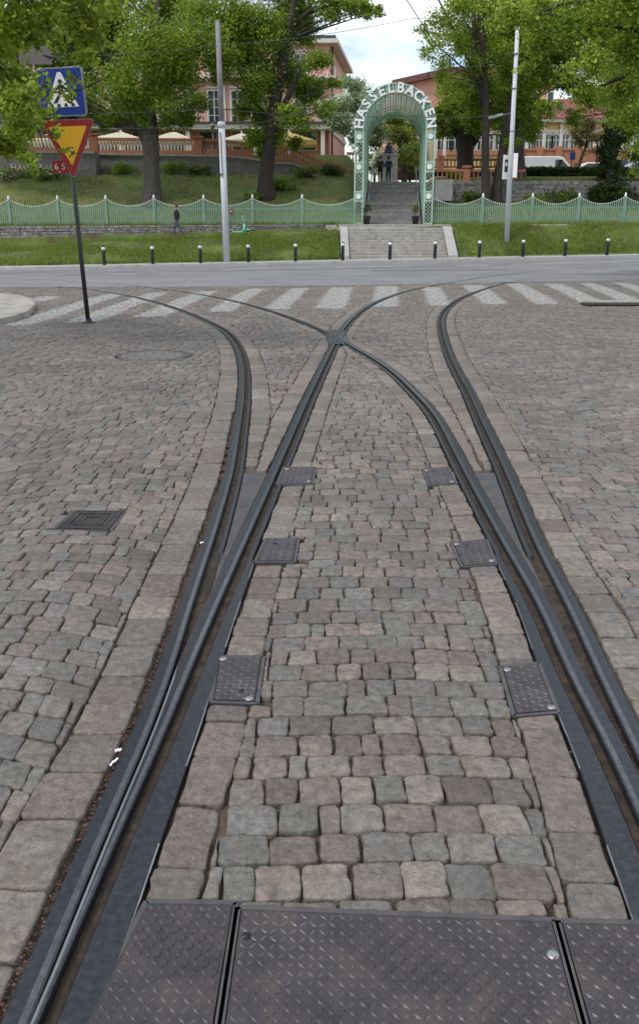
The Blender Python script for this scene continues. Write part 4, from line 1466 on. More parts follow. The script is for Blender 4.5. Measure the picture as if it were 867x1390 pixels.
def crown_mesh(name, blobs, n, size, pal, seed, parent=None, m='leaf', shell=.55, clump=.34, up=.35, spread=None):
    """leaf faces gathered in clumps inside the given spheres: blobs = (centre, radius, weight)"""
    rng = np.random.default_rng(seed)
    pal = np.array(pal)
    w = np.array([b[2] * b[1] ** 2 for b in blobs]); w = w / w.sum()
    P_, C_ = [], []
    for (c, r, _), ww in zip(blobs, w):
        k = max(3, int(n * ww))
        nc = max(3, int(9 + k / 260))
        d = rng.normal(size=(nc, 3)); d /= np.linalg.norm(d, axis=1)[:, None]
        cc = np.array(c)[None] + d * (r * rng.uniform(0, 1, nc) ** shell)[:, None] * np.array([1, 1, .85])
        ct = rng.uniform(.72, 1.25, nc); cp = rng.integers(0, len(pal), nc)
        idx = rng.integers(0, nc, k)
        q_ = cc[idx] + rng.normal(size=(k, 3)) * r * clump * np.array([1, 1, .62])
        P_.append(q_)
        mix = rng.uniform(size=k) < .6
        pi = np.where(mix, cp[idx], rng.integers(0, len(pal), k))
        C_.append(pal[pi] * (ct[idx] * rng.uniform(.75, 1.25, k))[:, None])
    pts_ = np.vstack(P_); col = np.vstack(C_)
    V = leafquads(pts_, size, pal, rng, up)
    me = quads_mesh(name, V, len(pts_), 4, col)
    return link(name, me, M[m], parent)

SPRING = [(.185, .235, .026), (.15, .205, .023), (.215, .255, .034), (.12, .175, .02)]
MID = [(.125, .178, .02), (.10, .15, .018), (.15, .20, .024), (.11, .155, .024)]
DARK = [(.032, .055, .013), (.042, .07, .015), (.026, .046, .013), (.055, .085, .018)]

def blob(px, py, Y, rpx, w=1.0):
    return (tuple(P(px, py, Y)), rpx * pxm(px, py, Y), w)

POT = [(497.5, 300, 'black plant pot with grey green leaves at the left foot of the arch'), (563.5, 299, 'black plant pot with spiky green leaves at the right foot of the arch')]
for i, (px, py, lab) in enumerate(POT):
    p = P(px, py, 51.75)
    r = empty('plant_pot', (p.x, p.y, 1.335), lab, 'plant pot', 'plant pots at the foot of the arch')
    MB().lathe([(.16, 0), (.22, .42), (.235, .43), (.235, .48), (.205, .48), (.20, .42), (0, .41)], 20).build('pot', M['black'], r)
    c = crown_mesh('foliage', [((0, 0, .86), .22, 1), ((.05, 0, 1.05 - i * .1), .16, .7)], 420, .085, [(.05, .075, .04), (.07, .10, .04)] if i == 0 else [(.07, .11, .03), (.12, .14, .04)], 3 + i, r)
    MB().tube([(0, 0, .4), (.01, 0, .9)], [.02, .012], 6).build('stem', M['bark'], r)

# ------------------------------------------------------------------ mint fence with sagging pickets
def fence(post_px, ends, label):
    xs_ = [P(px, 290, 52).x for px in post_px]
    root = empty('picket_fence', (xs_[0], 52, fz(xs_[0])), label, 'fence')
    o0 = Vector(root.location)
    for x in xs_:
        if ends and min(abs(x - e) for e in ends) < .2: continue
        pb = MB().box((x - o0.x, 0, fz(x) + .70 - o0.z), (.13, .13, 1.60)).build('post', M['greenfence'], root, bevel=.01)
        MB().lathe([(.075, 0), (.08, .03), (.05, .07), (.065, .12), (.05, .19), (0, .24)], 10, (x - o0.x, 0, fz(x) + 1.50 - o0.z)).build('finial', M['white'], pb)
    for a, b in zip(xs_, xs_[1:]):
        mb = MB()
        n = int((b - a - .2) / .118)
        for k in range(n + 1):
            x = a + .11 + (b - a - .22) * k / n
            u = 2 * (k / n) - 1
            hgt = 1.03 + .34 * u * u
            zb_ = fz(x) - o0.z
            mb.box((x - o0.x, 0, zb_ + .06 + hgt / 2), (.058, .022, hgt))
            mb.box((x - o0.x, 0, zb_ + .06 + hgt + .022), (.062, .03, .05), mi=1)
        for z in (.28, .92):
            mb.bar((a - o0.x + .06, .03, fz(a) + z - o0.z), (b - o0.x - .06, .03, fz(b) + z - o0.z), .035, .07)
        mb.build('picket_panel', [M['greenfence'], M['white']], root)
    return root
fence([-184, -118, -52, 14, 80, 145, 210, 277, 343, 410, 481], [P(481, 290, 52).x], 'mint green picket fence with sagging white tipped top left of the arch')
fence([586, 654, 721, 784, 846, 908, 970], [P(586, 290, 52).x], 'mint green picket fence with sagging white tipped top right of the arch')
# red round badge on the fence
p = P(314, 287, 51.93)
root = empty('round_badge', p, 'small round red sign with white marks hung on the green fence by the scooter', 'sign')
MB().prism([(.13 * math.cos(t), .13 * math.sin(t)) for t in np.linspace(0, 6.283, 21)[:-1]], (1, 0, 0), (0, 0, 1), (0, -1, 0), (0, 0, 0), 0, .02).build('disc', M['signred'], root)
for dx in (-.045, .045): MB().box((dx, -.025, 0), (.05, .008, .05)).build('white_mark', M['white'], root)

# low stone wall under the fence (left)
def stone_wall(x0, x1, y, ztop, zbot, thick, name, label, course=.22, mat_='rubble', cat='wall', seed=5):
    rr = random.Random(seed)
    mb = MB()
    root_x = x0
    z = -10
    nz = max(1, int(max(ztop(x) - zbot(x) for x in (x0, (x0 + x1) / 2, x1)) / course) + 1)
    for k in range(nz):
        x = x0
        while x < x1 - .02:
            w = min(rr.uniform(.3, .85), x1 - x); xm_ = x + w / 2
            zt_, zb2 = ztop(xm_), zbot(xm_)
            h = (zt_ - zb2) / nz
            if h > .02:
                d = thick + rr.uniform(-.04, .04)
                mb.box((xm_, y, zb2 + h * (k + .5)), (w - .015, d, h - .012 + rr.uniform(-.01, .01)), rr.uniform(-.02, .02))
            x += w
    return tag(mb.build(name, M[mat_], bevel=.02), label, cat)
stone_wall(-24, P(441, 310, 51.6).x, 51.62, lambda x: fz(x) + .02, lambda x: pz(x) - .15, .34, 'low_stone_wall', 'low grey rubble wall under the left green fence beside the footpath')
stone_wall(P(441, 310, 51.6).x + .02, axis_x(52) - 3.25, 51.62, lambda x: fz(x) + .0, lambda x: pz(x) - .15, .4, 'granite_kerb', 'short run of dressed granite between rubble wall and arch', .3, 'granite', 'kerb', 8)

# ------------------------------------------------------------------ retaining walls and balustrades on the left
def hill_wall(tops, Y, thick, name, label, mat_, depth=2.6, cap=None, cat='wall'):
    """wall whose top follows photo points; stands in the hillside"""
    pts = [P(px, py, Y) for px, py in tops]
    root = empty(name, pts[0], label, cat)
    mb = MB(); o0 = pts[0]
    for a, b in zip(pts, pts[1:]):
        mb.prism([(a.x - o0.x, a.z - o0.z), (b.x - o0.x, b.z - o0.z), (b.x - o0.x, b.z - o0.z - depth), (a.x - o0.x, a.z - o0.z - depth)], (1, 0, 0), (0, 0, 1), (0, 1, 0), (0, 0, 0), 0, thick)
    mb.build('masonry', M[mat_], root)
    if cap:
        cb = MB()
        for a, b in zip(pts, pts[1:]):
            cb.bar(a - o0 + Vector((0, thick / 2 - .06, .05)), b - o0 + Vector((0, thick / 2 - .06, .05)), thick + .16, .14)
        cb.build('coping', M[cap], root)
    return root

WY = 62.2
wl = hill_wall([(-150, 205.5), (129, 208)], 60.6, 1.2, 'retaining_wall', 'left grey masonry retaining wall with gilt letters below the terrace balustrade', 'wall', 3.2, 'granite')
hill_wall([(130, 210), (300, 212.5), (345, 217), (366, 222), (398, 223), (448, 246)], WY, .9, 'retaining_wall', 'long dark masonry retaining wall behind the two big trees', 'wall', 3.0, 'granite')
me = text_mesh('HASSELBACKEN', 8.6 * pxm(60, 228, 60.6) * 1.35, .03)
o = link('gilt_letters', me, M['gold'], wl)
o.location = P(57, 228, 60.55) - wl.location; o.rotation_euler = (rad(90), 0, 0)

BAL = MB().lathe([(.055, 0), (.055, .06), (.035, .10), (.075, .28), (.07, .36), (.032, .62), (.032, .70), (.055, .76), (.055, .82)], 8)
BAL_ME = None
def balustrade(pts, label, pitch=.225, hgt=.98, posts=(0, -1), mat_='terra', balmat='trim', name='balustrade'):
    """pts: foot line"""
    global BAL_ME
    o0 = pts[0]
    root = empty(name, o0, label, 'balustrade', 'terracotta balustrades of the terrace')
    loc = [p - o0 for p in pts]
    lo, up = MB(), MB()
    for a, b in zip(loc, loc[1:]):
        lo.bar(a + Vector((0, 0, .1)), b + Vector((0, 0, .1)), .30, .2)
        up.bar(a + Vector((0, 0, hgt - .08)), b + Vector((0, 0, hgt - .08)), .32, .17)
    lo.build('base_rail', M[mat_], root); up.build('top_rail', M[mat_], root)
    for i, p in enumerate(loc):
        if i in posts or i - len(loc) in posts:
            pb = MB().box(p + Vector((0, 0, hgt / 2 + .02)), (.55, .5, hgt + .06)).box(p + Vector((0, 0, hgt + .1)), (.68, .62, .12))
            pb.build('post', M[mat_], root)
    bme = None
    n_done = 0
    for a, b in zip(loc, loc[1:]):
        n = int((b - a).length / pitch)
        for k in range(1, n):
            p = a + (b - a) * k / n
            if n_done >= 100: break
            if bme is None:
                ob = MB().lathe([(r_, .2 + z * (hgt - .36) / .82) for r_, z in [(.06, 0), (.06, .06), (.04, .10), (.082, .28), (.075, .36), (.038, .62), (.038, .70), (.06, .76), (.06, .82)]], 8).build('baluster', M[balmat], root)
                bme = ob.data
            else:
                ob = bpy.data.objects.new('baluster', bme); COL.objects.link(ob); ob.parent = root
            ob.location = p; n_done += 1
    return root
def bp_(pts, Y): return [P(px, py, Y) + Vector((0, .25, .12)) for px, py in pts]
balustrade(bp_([(-90, 206), (20, 206.5), (127, 208)], 60.7), 'terracotta balustrade above the lettered wall on the far left', posts=(0, 1, 2))
balustrade(bp_([(133, 210), (269, 211)], WY), 'terracotta balustrade with pale balusters behind the big left tree', posts=(1,))
balustrade(bp_([(270, 211), (299, 212.5), (345, 217), (366, 222)], WY + .02), 'terracotta balustrade between the tall pole and the second tree', balmat='terra', posts=(3,))
balustrade(bp_([(368, 222), (399, 223.5), (452, 248)], WY + .02), 'terracotta balustrade sloping down towards the arch', balmat='terra', posts=(1, 2))
balustrade([P(453, 249, 62.6), P(480, 250, 62.6)], 'short terracotta balustrade just left of the arch', balmat='terra', posts=(0,))
balustrade([P(470, 226, 66.6), P(500, 226, 66.6)], 'small terracotta balustrade farther back left of the arch', balmat='terra', posts=())

# ------------------------------------------------------------------ right side: walls and terracotta fences
def rubble_strip(x0, x1, Y, ztop, h, name, label, seed):
    return stone_wall(x0, x1, Y, lambda x: ztop, lambda x: ztop - h, .5, name, label, .28, 'rubble', 'wall', seed)
a, b = P(611, 246, 58.3), P(905, 247, 58.3)
rubble_strip(a.x, b.x, 58.3, a.z, 2.0, 'rubble_wall', 'rough rubble wall below the lawn right of the arch', 9)
a = P(600, 259, 57.4); s = pxm(600, 259, 57.4)
tag(MB().box(a, (24 * s, 1.4, 27 * s)).build('concrete_block', M['concrete'], bevel=.03), 'smooth grey concrete end block beside the right pillar of the arch', 'wall')
def picket_rail(pxa, pxb, pyt, pyb, Y, label, posts, slats=True):
    a, b = P(pxa, pyb, Y), P(pxb, pyb, Y); hgt = P(pxa, pyt, Y).z - a.z
    root = empty('terracotta_fence', a, label, 'fence', 'terracotta fences right of the arch')
    d = b - a
    MB().bar((0, 0, hgt - .1), d + Vector((0, 0, hgt - .1)), .18, .16).build('top_rail', M['terra'], root)
    MB().bar((0, 0, .12), d + Vector((0, 0, .12)), .14, .14).build('base_rail', M['terra'], root)
    n = min(99, int(d.length / .27))
    sl = None
    for k in range(1, n):
        p = d * k / n
        if sl is None: sl = ob = MB().box((0, 0, hgt / 2), (.09, .07, hgt - .15)).build('slat', M['terra'], root)
        else:
            ob = bpy.data.objects.new('slat', sl.data); COL.objects.link(ob); ob.parent = root
        ob.location = p
    for px in posts:
        p = d * ((px - pxa) / (pxb - pxa))
        MB().box(p + Vector((0, 0, hgt / 2)), (.42, .42, hgt)).box(p + Vector((0, 0, hgt + .12)), (.52, .52, .14)).build('post', M['terra'], root)
picket_rail(587, 636, 229, 250, 58.9, 'low terracotta fence close behind the right side of the arch', (632,))
picket_rail(636, 712, 229.5, 250, 59.2, 'low terracotta fence behind the thin right trunks', (695,))
picket_rail(587, 700, 215, 229, 68, 'farther terracotta fence in front of the thick dark trunk', (598,))

# ------------------------------------------------------------------ terrace umbrellas
def umbrella(px, pyt, pyb, half, Y, canvas, label):
    top, ed = P(px, pyt, Y), P(px, pyb, Y)
    r = half * pxm(px, pyb, Y)
    zf = hz(top.x, Y)
    root = empty('terrace_umbrella', (top.x, Y, zf), label, 'umbrella', 'umbrellas on the terrace')
    h0, h1 = ed.z - zf, top.z - zf
    vs = [(0, 0, h1)] + [(r * 1.0 * sx, r * sy, h0) for sx, sy in ((-1, -1), (0, -1.08), (1, -1), (1.08, 0), (1, 1), (0, 1.08), (-1, 1), (-1.08, 0))]
    vs += [(x * 1.0, y, z - .22) for x, y, z in vs[1:]]
    fs = [(0, 1 + k, 1 + (k + 1) % 8) for k in range(8)] + [(1 + k, 9 + k, 9 + (k + 1) % 8, 1 + (k + 1) % 8) for k in range(8)]
    MB().add(vs, fs).build('canopy', M[canvas], root)
    MB().tube([(0, 0, 0), (0, 0, h1 + .15)], .04, 8).build('pole', M['trim'], root)
umbrella(164, 178.5, 190, 32, 66.5, 'cream', 'cream terrace umbrella just right of the yield sign')
umbrella(236, 178, 190.5, 27, 66.5, 'cream', 'cream terrace umbrella right of the big left trunk')
umbrella(328, 180.5, 192, 27, 66.5, 'cream', 'cream terrace umbrella right of the tall pale pole')
umbrella(392, 179, 193, 35, 66.5, 'yellowcanvas', 'yellowish terrace umbrella behind the second tree')
umbrella(70, 181, 192, 30, 66.5, 'cream', 'cream terrace umbrella behind the yield sign on the far left')
def lamp_post(px, pyt, Y, label):
    t = P(px, pyt, Y); zf = hz(t.x, Y)
    root = empty('terrace_lamp', (t.x, Y, zf), label, 'lamp')
    h = t.z - zf
    MB().tube([(0, 0, 0), (0, 0, h - .6)], .04, 8).build('post', M['polegrey'], root)
    MB().lathe([(.08, h - .6), (.17, h - .15), (.2, h - .1), (.06, h), (0, h + .02)], 8).build('lantern', M['greymetal'], root)
lamp_post(288.5, 168, 64.5, 'small grey lantern post on the terrace left of the tall pole')

# ------------------------------------------------------------------ the pink hotel
YF = 80.0
def zpx(py, Y, px=330): return P(px, py, Y).z
X0 = P(-330, 100, YF).x; X1 = P(447, 100, YF).x
cr_ = P(468.5, 97, 95); X2 = cr_.x
zg = 5.0; zr = zpx(60, YF, 447)
hotel = empty('pink_hotel', (X1, YF, zg), 'salmon pink hotel with white cornice and balcony behind the terrace', 'building')
O = Vector((X1, YF, zg))
mb = MB().prism([(X0 - X1, 0), (0, 0), (X2 - X1, 15), (X0 - X1, 15)], (1, 0, 0), (0, 1, 0), (0, 0, 1), (0, 0, 0), 0, zr - zg)
mb.build('wall', M['pink'], hotel)
Z = lambda py: zpx(py, YF, 400) - zg
# roof edge
mb = MB().prism([(X0 - X1 - .6, -.7), (.7, -.7), (X2 - X1 + .8, 15.2), (X0 - X1, 15.2)], (1, 0, 0), (0, 1, 0), (0, 0, 1), (0, 0, zr - zg + .003), 0, .32)
mb.build('cornice', M['trim'], hotel)
mb = MB().prism([(X0 - X1 - .5, -.5), (.5, -.5), (X2 - X1 + .5, 15.1), (X0 - X1, 15.1)], (1, 0, 0), (0, 1, 0), (0, 0, 1), (0, 0, zr - zg + .326), 0, .28)
mb.build('roof', M['roofgrey'], hotel)
L_ = -X0 + X1
def band(py0, py1, proud, m, name, xa=None, xb=.0):
    z0, z1 = Z(py1), Z(py0)
    xa = X0 - X1 if xa is None else xa
    MB().box(((xa + xb) / 2, -proud / 2 - .003, (z0 + z1) / 2), (xb - xa, proud, z1 - z0)).build(name, M[m], hotel)
band(104.5, 108, .9, 'trim', 'string_cornice', xb=.5)
mb = MB()
x = X0 - X1 + .3
zz = (Z(108) + Z(111.5)) / 2
while x < .3:
    mb.box((x, -.38, zz), (.2, .75, Z(108) - Z(111.5) - .01)); x += .52
mb.build('bracket_row', M['trim'], hotel)
band(171, 178, 1.9, 'trim', 'balcony_slab', xb=.3)
band(168.5, 170.8, 2.1, 'roofgrey', 'balcony_edge', xb=.4)
mb = MB(); zt_ = Z(152); zb_ = Z(168.5)
mb.bar((X0 - X1, -1.95, zt_), (.25, -1.95, zt_), .05)
x = X0 - X1
while x < .3: mb.box((x, -1.95, (zt_ + zb_) / 2), (.022, .022, zt_ - zb_)); x += .2
mb.build('balcony_railing', M['black'], hotel)
# ground floor behind the umbrellas: dark red wall with glazed bays and white columns
band(178.2, 209, .15, 'terra', 'ground_floor_wall')
gx = X0 - X1 + 1
while gx < -1.0:
    w_ = MB().box((gx, -.22, Z(192)), (1.7, .1, Z(181) - Z(207))).build('bay_window', M['trim'], hotel)
    MB().box((gx, -.29, Z(192)), (1.5, .06, Z(182) - Z(206))).build('pane', M['glass'], w_)
    MB().box((gx + 1.35, -1.5, (Z(178) + .2) / 2), (.34, .34, Z(178) - .2)).build('column', M['trim'], hotel)
    gx += 2.9
cx_ = [408, 350, 322.5, 291, 257, 224, 191, 158, 125, 92, 59, 26, -7, -40, -80, -120]
def hotel_window(x, z0, z1, w, mull=2, py=None):
    fr = MB(); zc = (z0 + z1) / 2; h = z1 - z0
    fr.box((x, -.06, zc), (w + .36, .12, h + .3))
    f = fr.build('window', M['trim'], hotel)
    MB().box((x, -.135, zc), (w, .04, h)).build('glass', M['glass'], f)
    mb = MB()
    for k in range(1, mull): mb.box((x - w / 2 + w * k / mull, -.17, zc), (.07, .05, h))
    for k in range(1, 4): mb.box((x, -.175, z0 + h * k / 4), (w, .05, .05))
    mb.box((x, -.10, z1 + .28), (w + .6, .22, .14))
    mb.build('muntin', M['trim'], f)
for px in cx_:
    x = P(px, 140, YF).x - X1
    hotel_window(x, Z(168), Z(124), .95)
    hotel_window(x, Z(98), Z(74), .85)
for px, w_ in ((433.5, 5.5), (374, 4), (305, 3)):
    x = P(px, 140, YF).x - X1; s = pxm(px, 140, YF)
    MB().box((x, -.10, (Z(168) + Z(113)) / 2), (w_ * s, .19, Z(113) - Z(168))).build('pilaster', M['trim'], hotel)
# side wall windows, drain pipe
dv = Vector((X2 - X1, 15, 0)).normalized(); nv = Vector((dv.y, -dv.x, 0))
for k in range(3):
    for z0, z1 in ((Z(98), Z(78)), (Z(160), Z(128))):
        c = dv * (4 + 3.6 * k) + Vector((0, 0, (z0 + z1) / 2))
        f = MB().prism([(-.55, -(z1 - z0) / 2), (.55, -(z1 - z0) / 2), (.55, (z1 - z0) / 2), (-.55, (z1 - z0) / 2)], dv, (0, 0, 1), nv, c, -.02, .06).build('window', M['trim'], hotel)
        MB().prism([(-.4, -(z1 - z0) / 2 + .15), (.4, -(z1 - z0) / 2 + .15), (.4, (z1 - z0) / 2 - .15), (-.4, (z1 - z0) / 2 - .15)], dv, (0, 0, 1), nv, c, .065, .08).build('glass', M['glass'], f)
MB().tube([dv * 1.2 + nv * .12 + Vector((0, 0, .5)), dv * 1.2 + nv * .12 + Vector((0, 0, zr - zg))], .07, 8).build('drain_pipe', M['black'], hotel)
MB().prism([(0, 0), (15, 0), (15, .45), (0, .45)], dv, (0, 0, 1), nv, (0, 0, Z(178)), .01, .12).build('side_band', M['trim'], hotel)
for px, py in ((436, 56), (444, 55.5), (404, 56)):
    q_ = P(px, py, 84) - O
    MB().box((q_.x, 4, zr - zg + .9), (.7, .7, 1.0)).build('chimney', M['roofgrey'], hotel)

# ------------------------------------------------------------------ orange gable hall and yellow museum on the right
YO = 97.0
a = [(532, 119), (580, 108), (618, 101), (700, 101), (700, 232), (532, 232)]
pts_ = [P(px, py, YO) for px, py in a]
o0 = pts_[5]
hall = empty('orange_hall', (o0.x, YO, o0.z), 'tall orange pink building with dark red sloping roof edge behind the arch', 'building')
MB().prism([(p.x - o0.x, p.z - o0.z) for p in pts_], (1, 0, 0), (0, 0, 1), (0, 1, 0), (0, 0, 0), 0, 22).build('wall', M['orange'], hall)
mb = MB()
for p, q_ in zip(pts_[:3], pts_[1:4]):
    mb.prism([(p.x - o0.x - .05, p.z - o0.z + .02), (q_.x - o0.x + .05, q_.z - o0.z + .02), (q_.x - o0.x + .05, q_.z - o0.z + .62), (p.x - o0.x - .05, p.z - o0.z + .62)], (1, 0, 0), (0, 0, 1), (0, 1, 0), (0, 0, 0), -.8, 22.4)
mb.build('roof_edge', M['darkroof'], hall)
for px in (545, 560):
    p = P(px, 200, YO); w_ = MB().box((p.x - o0.x, -.05, p.z - o0.z), (1.1, .1, 2.2)).build('window', M['trim'], hall)
    MB().box((p.x - o0.x, -.11, p.z - o0.z), (.85, .05, 1.9)).build('glass', M['glass'], w_)
YM = 94.0
o0 = P(586, 232, YM)
mus = empty('yellow_museum', (o0.x, YM, o0.z), 'ochre yellow building with arched windows and red roofs behind the parked cars', 'building')
ML = P(985, 232, YM).x - o0.x
ZM = lambda py: P(720, py, YM).z - o0.z
MB().box((ML / 2, 6, ZM(166) / 2), (ML, 12, ZM(166))).build('wall', M['yellow'], mus)
MB().box((ML / 2, -.2, ZM(166) + .15), (ML + .6, .9, .35)).build('cornice', M['trim'], mus)
MB().box((ML / 2, -.08, ZM(208)), (ML, .22, .4)).build('plinth_band', M['terra'], mus)
MB().box((ML / 2, -.06, ZM(178)), (ML, .14, .22)).build('string_course', M['trim'], mus)
MB().prism([(-.9, 0), (6, ZM(128) - ZM(166)), (12.6, 0)], (0, 1, 0), (0, 0, 1), (1, 0, 0), (0, 0, ZM(166) + .33), -.3, ML + .3).build('roof', M['redroof'], mus)
def arch_window(px, w, py0, py1):
    x = P(px, 190, YM).x - o0.x; z0, z1 = ZM(py1), ZM(py0)
    def shape(w, z0, z1): return [(-w / 2, z0), (w / 2, z0)] + [(w / 2 * math.cos(t), z1 - w / 2 + w / 2 * math.sin(t)) for t in np.linspace(0, math.pi, 9)]
    f = MB().prism(shape(w + .34, z0 - .1, z1 + .17), (1, 0, 0), (0, 0, 1), (0, 1, 0), (x, 0, 0), -.10, .02).build('window', M['trim'], mus)
    MB().prism(shape(w, z0, z1), (1, 0, 0), (0, 0, 1), (0, 1, 0), (x, 0, 0), -.13, -.105).build('glass', M['glass'], f)
    MB().box((x, -.15, (z0 + z1) / 2), (.06, .03, z1 - z0 - .1)).box((x, -.153, z0 + (z1 - z0) * .6), (w, .03, .06)).build('muntin', M['trim'], f)
for px in (598, 608, 617, 640, 652, 664, 676, 690, 708, 720, 731, 743.5, 753.5, 766, 778, 800, 812, 824, 838, 850, 862, 880, 895, 910, 930, 945):
    arch_window(px, .62, 182, 203)
for px in (591, 603, 624, 684, 701, 714, 737, 760, 785, 806, 831, 856, 870, 902, 920):
    x = P(px, 190, YM).x - o0.x
    MB().box((x, -.1, ZM(166) / 2), (.34, .24, ZM(166) - .02)).build('pilaster', M['trim'], mus)
# tower with a steep brownish red roof
xt = P(737, 120, YM).x - o0.x; wt = 21 * pxm(737, 120, YM)
MB().box((xt, 3, (ZM(166) + ZM(118)) / 2), (wt * 1.5, 5.5, ZM(118) - ZM(166))).build('tower', M['yellow'], mus)
mb = MB(); zt0, zt1 = ZM(118), ZM(62)
mb.add([(xt - wt, .0, zt0 + .003), (xt + wt, .0, zt0 + .003), (xt + wt, 6.3, zt0 + .003), (xt - wt, 6.3, zt0 + .003), (xt - .6, 3, zt1), (xt + .6, 3, zt1)], [(0, 1, 5, 4), (1, 2, 5), (2, 3, 4, 5), (3, 0, 4), (3, 2, 1, 0)])
mb.build('tower_roof', M['redroof'], mus)
for dx in (-.8, .8):
    w_ = MB().box((xt + dx, .2, ZM(140)), (.75, .1, 2.4)).build('tower_window', M['trim'], mus)
    MB().box((xt + dx, .14, ZM(140)), (.5, .05, 2.1)).build('glass', M['glass'], w_)
# terracotta parapet before the museum
YP = 84.0
a, b = P(704, 226, YP), P(806, 226, YP)
root = empty('brick_parapet', a, 'terracotta brick parapet with stepped coping in front of the yellow building', 'wall')
MB().box(((b.x - a.x) / 2, 0, P(704, 206, YP).z - a.z - 1.2), (b.x - a.x, .5, 2.6)).build('masonry', M['terra'], root)
MB().box(((b.x - a.x) / 2, 0, P(704, 206, YP).z - a.z + .18), (b.x - a.x, .7, .16)).build('coping', M['terra'], root)
for k in range(5):
    MB().box(((b.x - a.x) * k / 4, -.05, P(704, 206, YP).z - a.z - .3), (.6, .75, 1.5)).build('pier', M['terra'], root)

# statue plinth seen through the arch
p = P(527, 237, 73.5); s = pxm(527, 225, 73.5)
root = empty('statue_plinth', (p.x, 73.5, hz(p.x, 73.5) + .05), 'grey stone plinth under a dark bronze figure at the end of the stairs', 'statue')
hp = P(527, 212, 73.5).z - root.location.z
MB().box((0, 0, hp / 2), (22 * s, 1.5, hp)).box((0, 0, hp + .06), (25 * s, 1.7, .14)).box((0, 0, .2), (26 * s, 1.9, .4)).build('plinth', M['concrete'], root, bevel=.03)
MB().lathe([(.5, 0), (.42, .2), (.30, .35), (.34, .6), (.16, .72), (.17, .86), (.1, .96), (0, .97)], 14, (0, 0, hp + .13)).build('figure', M['statue'], root)

# ------------------------------------------------------------------ parked vehicles on the right
def car(px, pyt, L, Hc, Y, paint, label, van=False, name='parked_car'):
    p = P(px, pyt, Y); z0 = p.z - Hc
    root = empty(name, (p.x, Y, z0), label, 'van' if van else 'car', 'vehicles parked behind the hedge')
    h = L / 2
    if van:
        prof = [(-h, .35), (h - .1, .35), (h, .55), (h - .05, .95), (h - .75, 1.15), (h - 1.55, Hc - .08), (h - 1.9, Hc), (-h + .1, Hc), (-h, Hc - .1)]
        side = [(h - 1.0, 1.15), (h - 1.62, Hc - .28), (h - 2.2, Hc - .26), (h - 2.2, 1.15)]
        ws = [(h - .80, 1.17), (h - 1.50, Hc - .14)]
    else:
        prof = [(-h, .4), (-h + .1, .3), (h - .15, .3), (h, .5), (h - .08, .75), (h - .9, .95), (h - 1.75, Hc - .03), (-h + 1.6, Hc), (-h + .55, .98), (-h + .05, .88)]
        side = [(h - 1.2, .95), (h - 1.85, Hc - .12), (-h + 1.65, Hc - .1), (-h + .9, .95)]
        ws = [(h - .98, .97), (h - 1.68, Hc - .07)]
    body = MB().prism(prof, (1, 0, 0), (0, 0, 1), (0, 1, 0), (0, 0, 0), -.85, .85).build('body', M[paint], root, bevel=.07)
    for sy in (-1, 1):
        MB().prism(side, (1, 0, 0), (0, 0, 1), (0, sy, 0), (0, 0, 0), .852, .862).build('side_window', M['carglass'], root)
        for sx in (-1, 1):
            w_ = MB().prism([(.33 * math.cos(t), .33 * math.sin(t)) for t in np.linspace(0, 6.283, 21)[:-1]], (1, 0, 0), (0, 0, 1), (0, sy, 0), (sx * (h - .9), 0, .33), .68, .88).build('wheel', M['rubber'], root)
            MB().prism([(.2 * math.cos(t), .2 * math.sin(t)) for t in np.linspace(0, 6.283, 17)[:-1]], (1, 0, 0), (0, 0, 1), (0, sy, 0), (sx * (h - .9), 0, .33), .882, .892).build('rim', M['greymetal'], w_)
    (xa, za), (xb, zb2) = ws
    nx, nz_ = (zb2 - za), (xa - xb); l_ = math.hypot(nx, nz_); nx, nz_ = nx / l_ * .012, nz_ / l_ * .012
    MB().add([(xa + nx, -.72, za + nz_), (xa + nx, .72, za + nz_), (xb + nx, .62, zb2 + nz_), (xb + nx, -.62, zb2 + nz_)], [(0, 1, 2, 3)]).build('windscreen', M['carglass'], root)
    for sy in (-.6, .6):
        MB().box((h - .06, sy, .7), (.08, .3, .14)).build('headlight', M['white'], root)
car(743, 213, 5.3, 2.05, 77, 'carwhite', 'white panel van parked behind the hedge', True, 'parked_van')
car(803, 221, 4.4, 1.45, 77.5, 'carwhite', 'white car parked just right of the panel van')
car(838, 217, 4.2, 1.45, 80, 'carblue', 'dark blue car parked right of the ivy covered trunk')
car(874, 217, 4.5, 1.55, 76, 'carsilver', 'silver white car at the right edge behind the hedge')
car(712, 217, 3.2, 1.85, 81, 'carwhite', 'pale van mostly hidden behind the thick trunk', True, 'parked_van')
# little traffic sign post by the hedge
p = P(773, 243, 71)
root = empty('parking_sign', p, 'small grey sign on a dark post in front of the white van', 'road sign')
MB().tube([(0, 0, -.3), (0, 0, P(773, 207, 71).z - p.z)], .04, 8).build('post', M['black'], root)
MB().box((.05, -.06, P(773, 212, 71).z - p.z), (.42, .03, .55)).build('sign_face', M['blue'], root)

# ------------------------------------------------------------------ trees
def limb_points(a, b, bend, n=6, rng=R_):
    a, b = Vector(a), Vector(b); d = b - a
    side = Vector((rng.uniform(-1, 1), rng.uniform(-1, 1), rng.uniform(-.2, .8))) * d.length * bend
    return [a + d * (k / n) + side * math.sin(math.pi * k / n) for k in range(n + 1)]

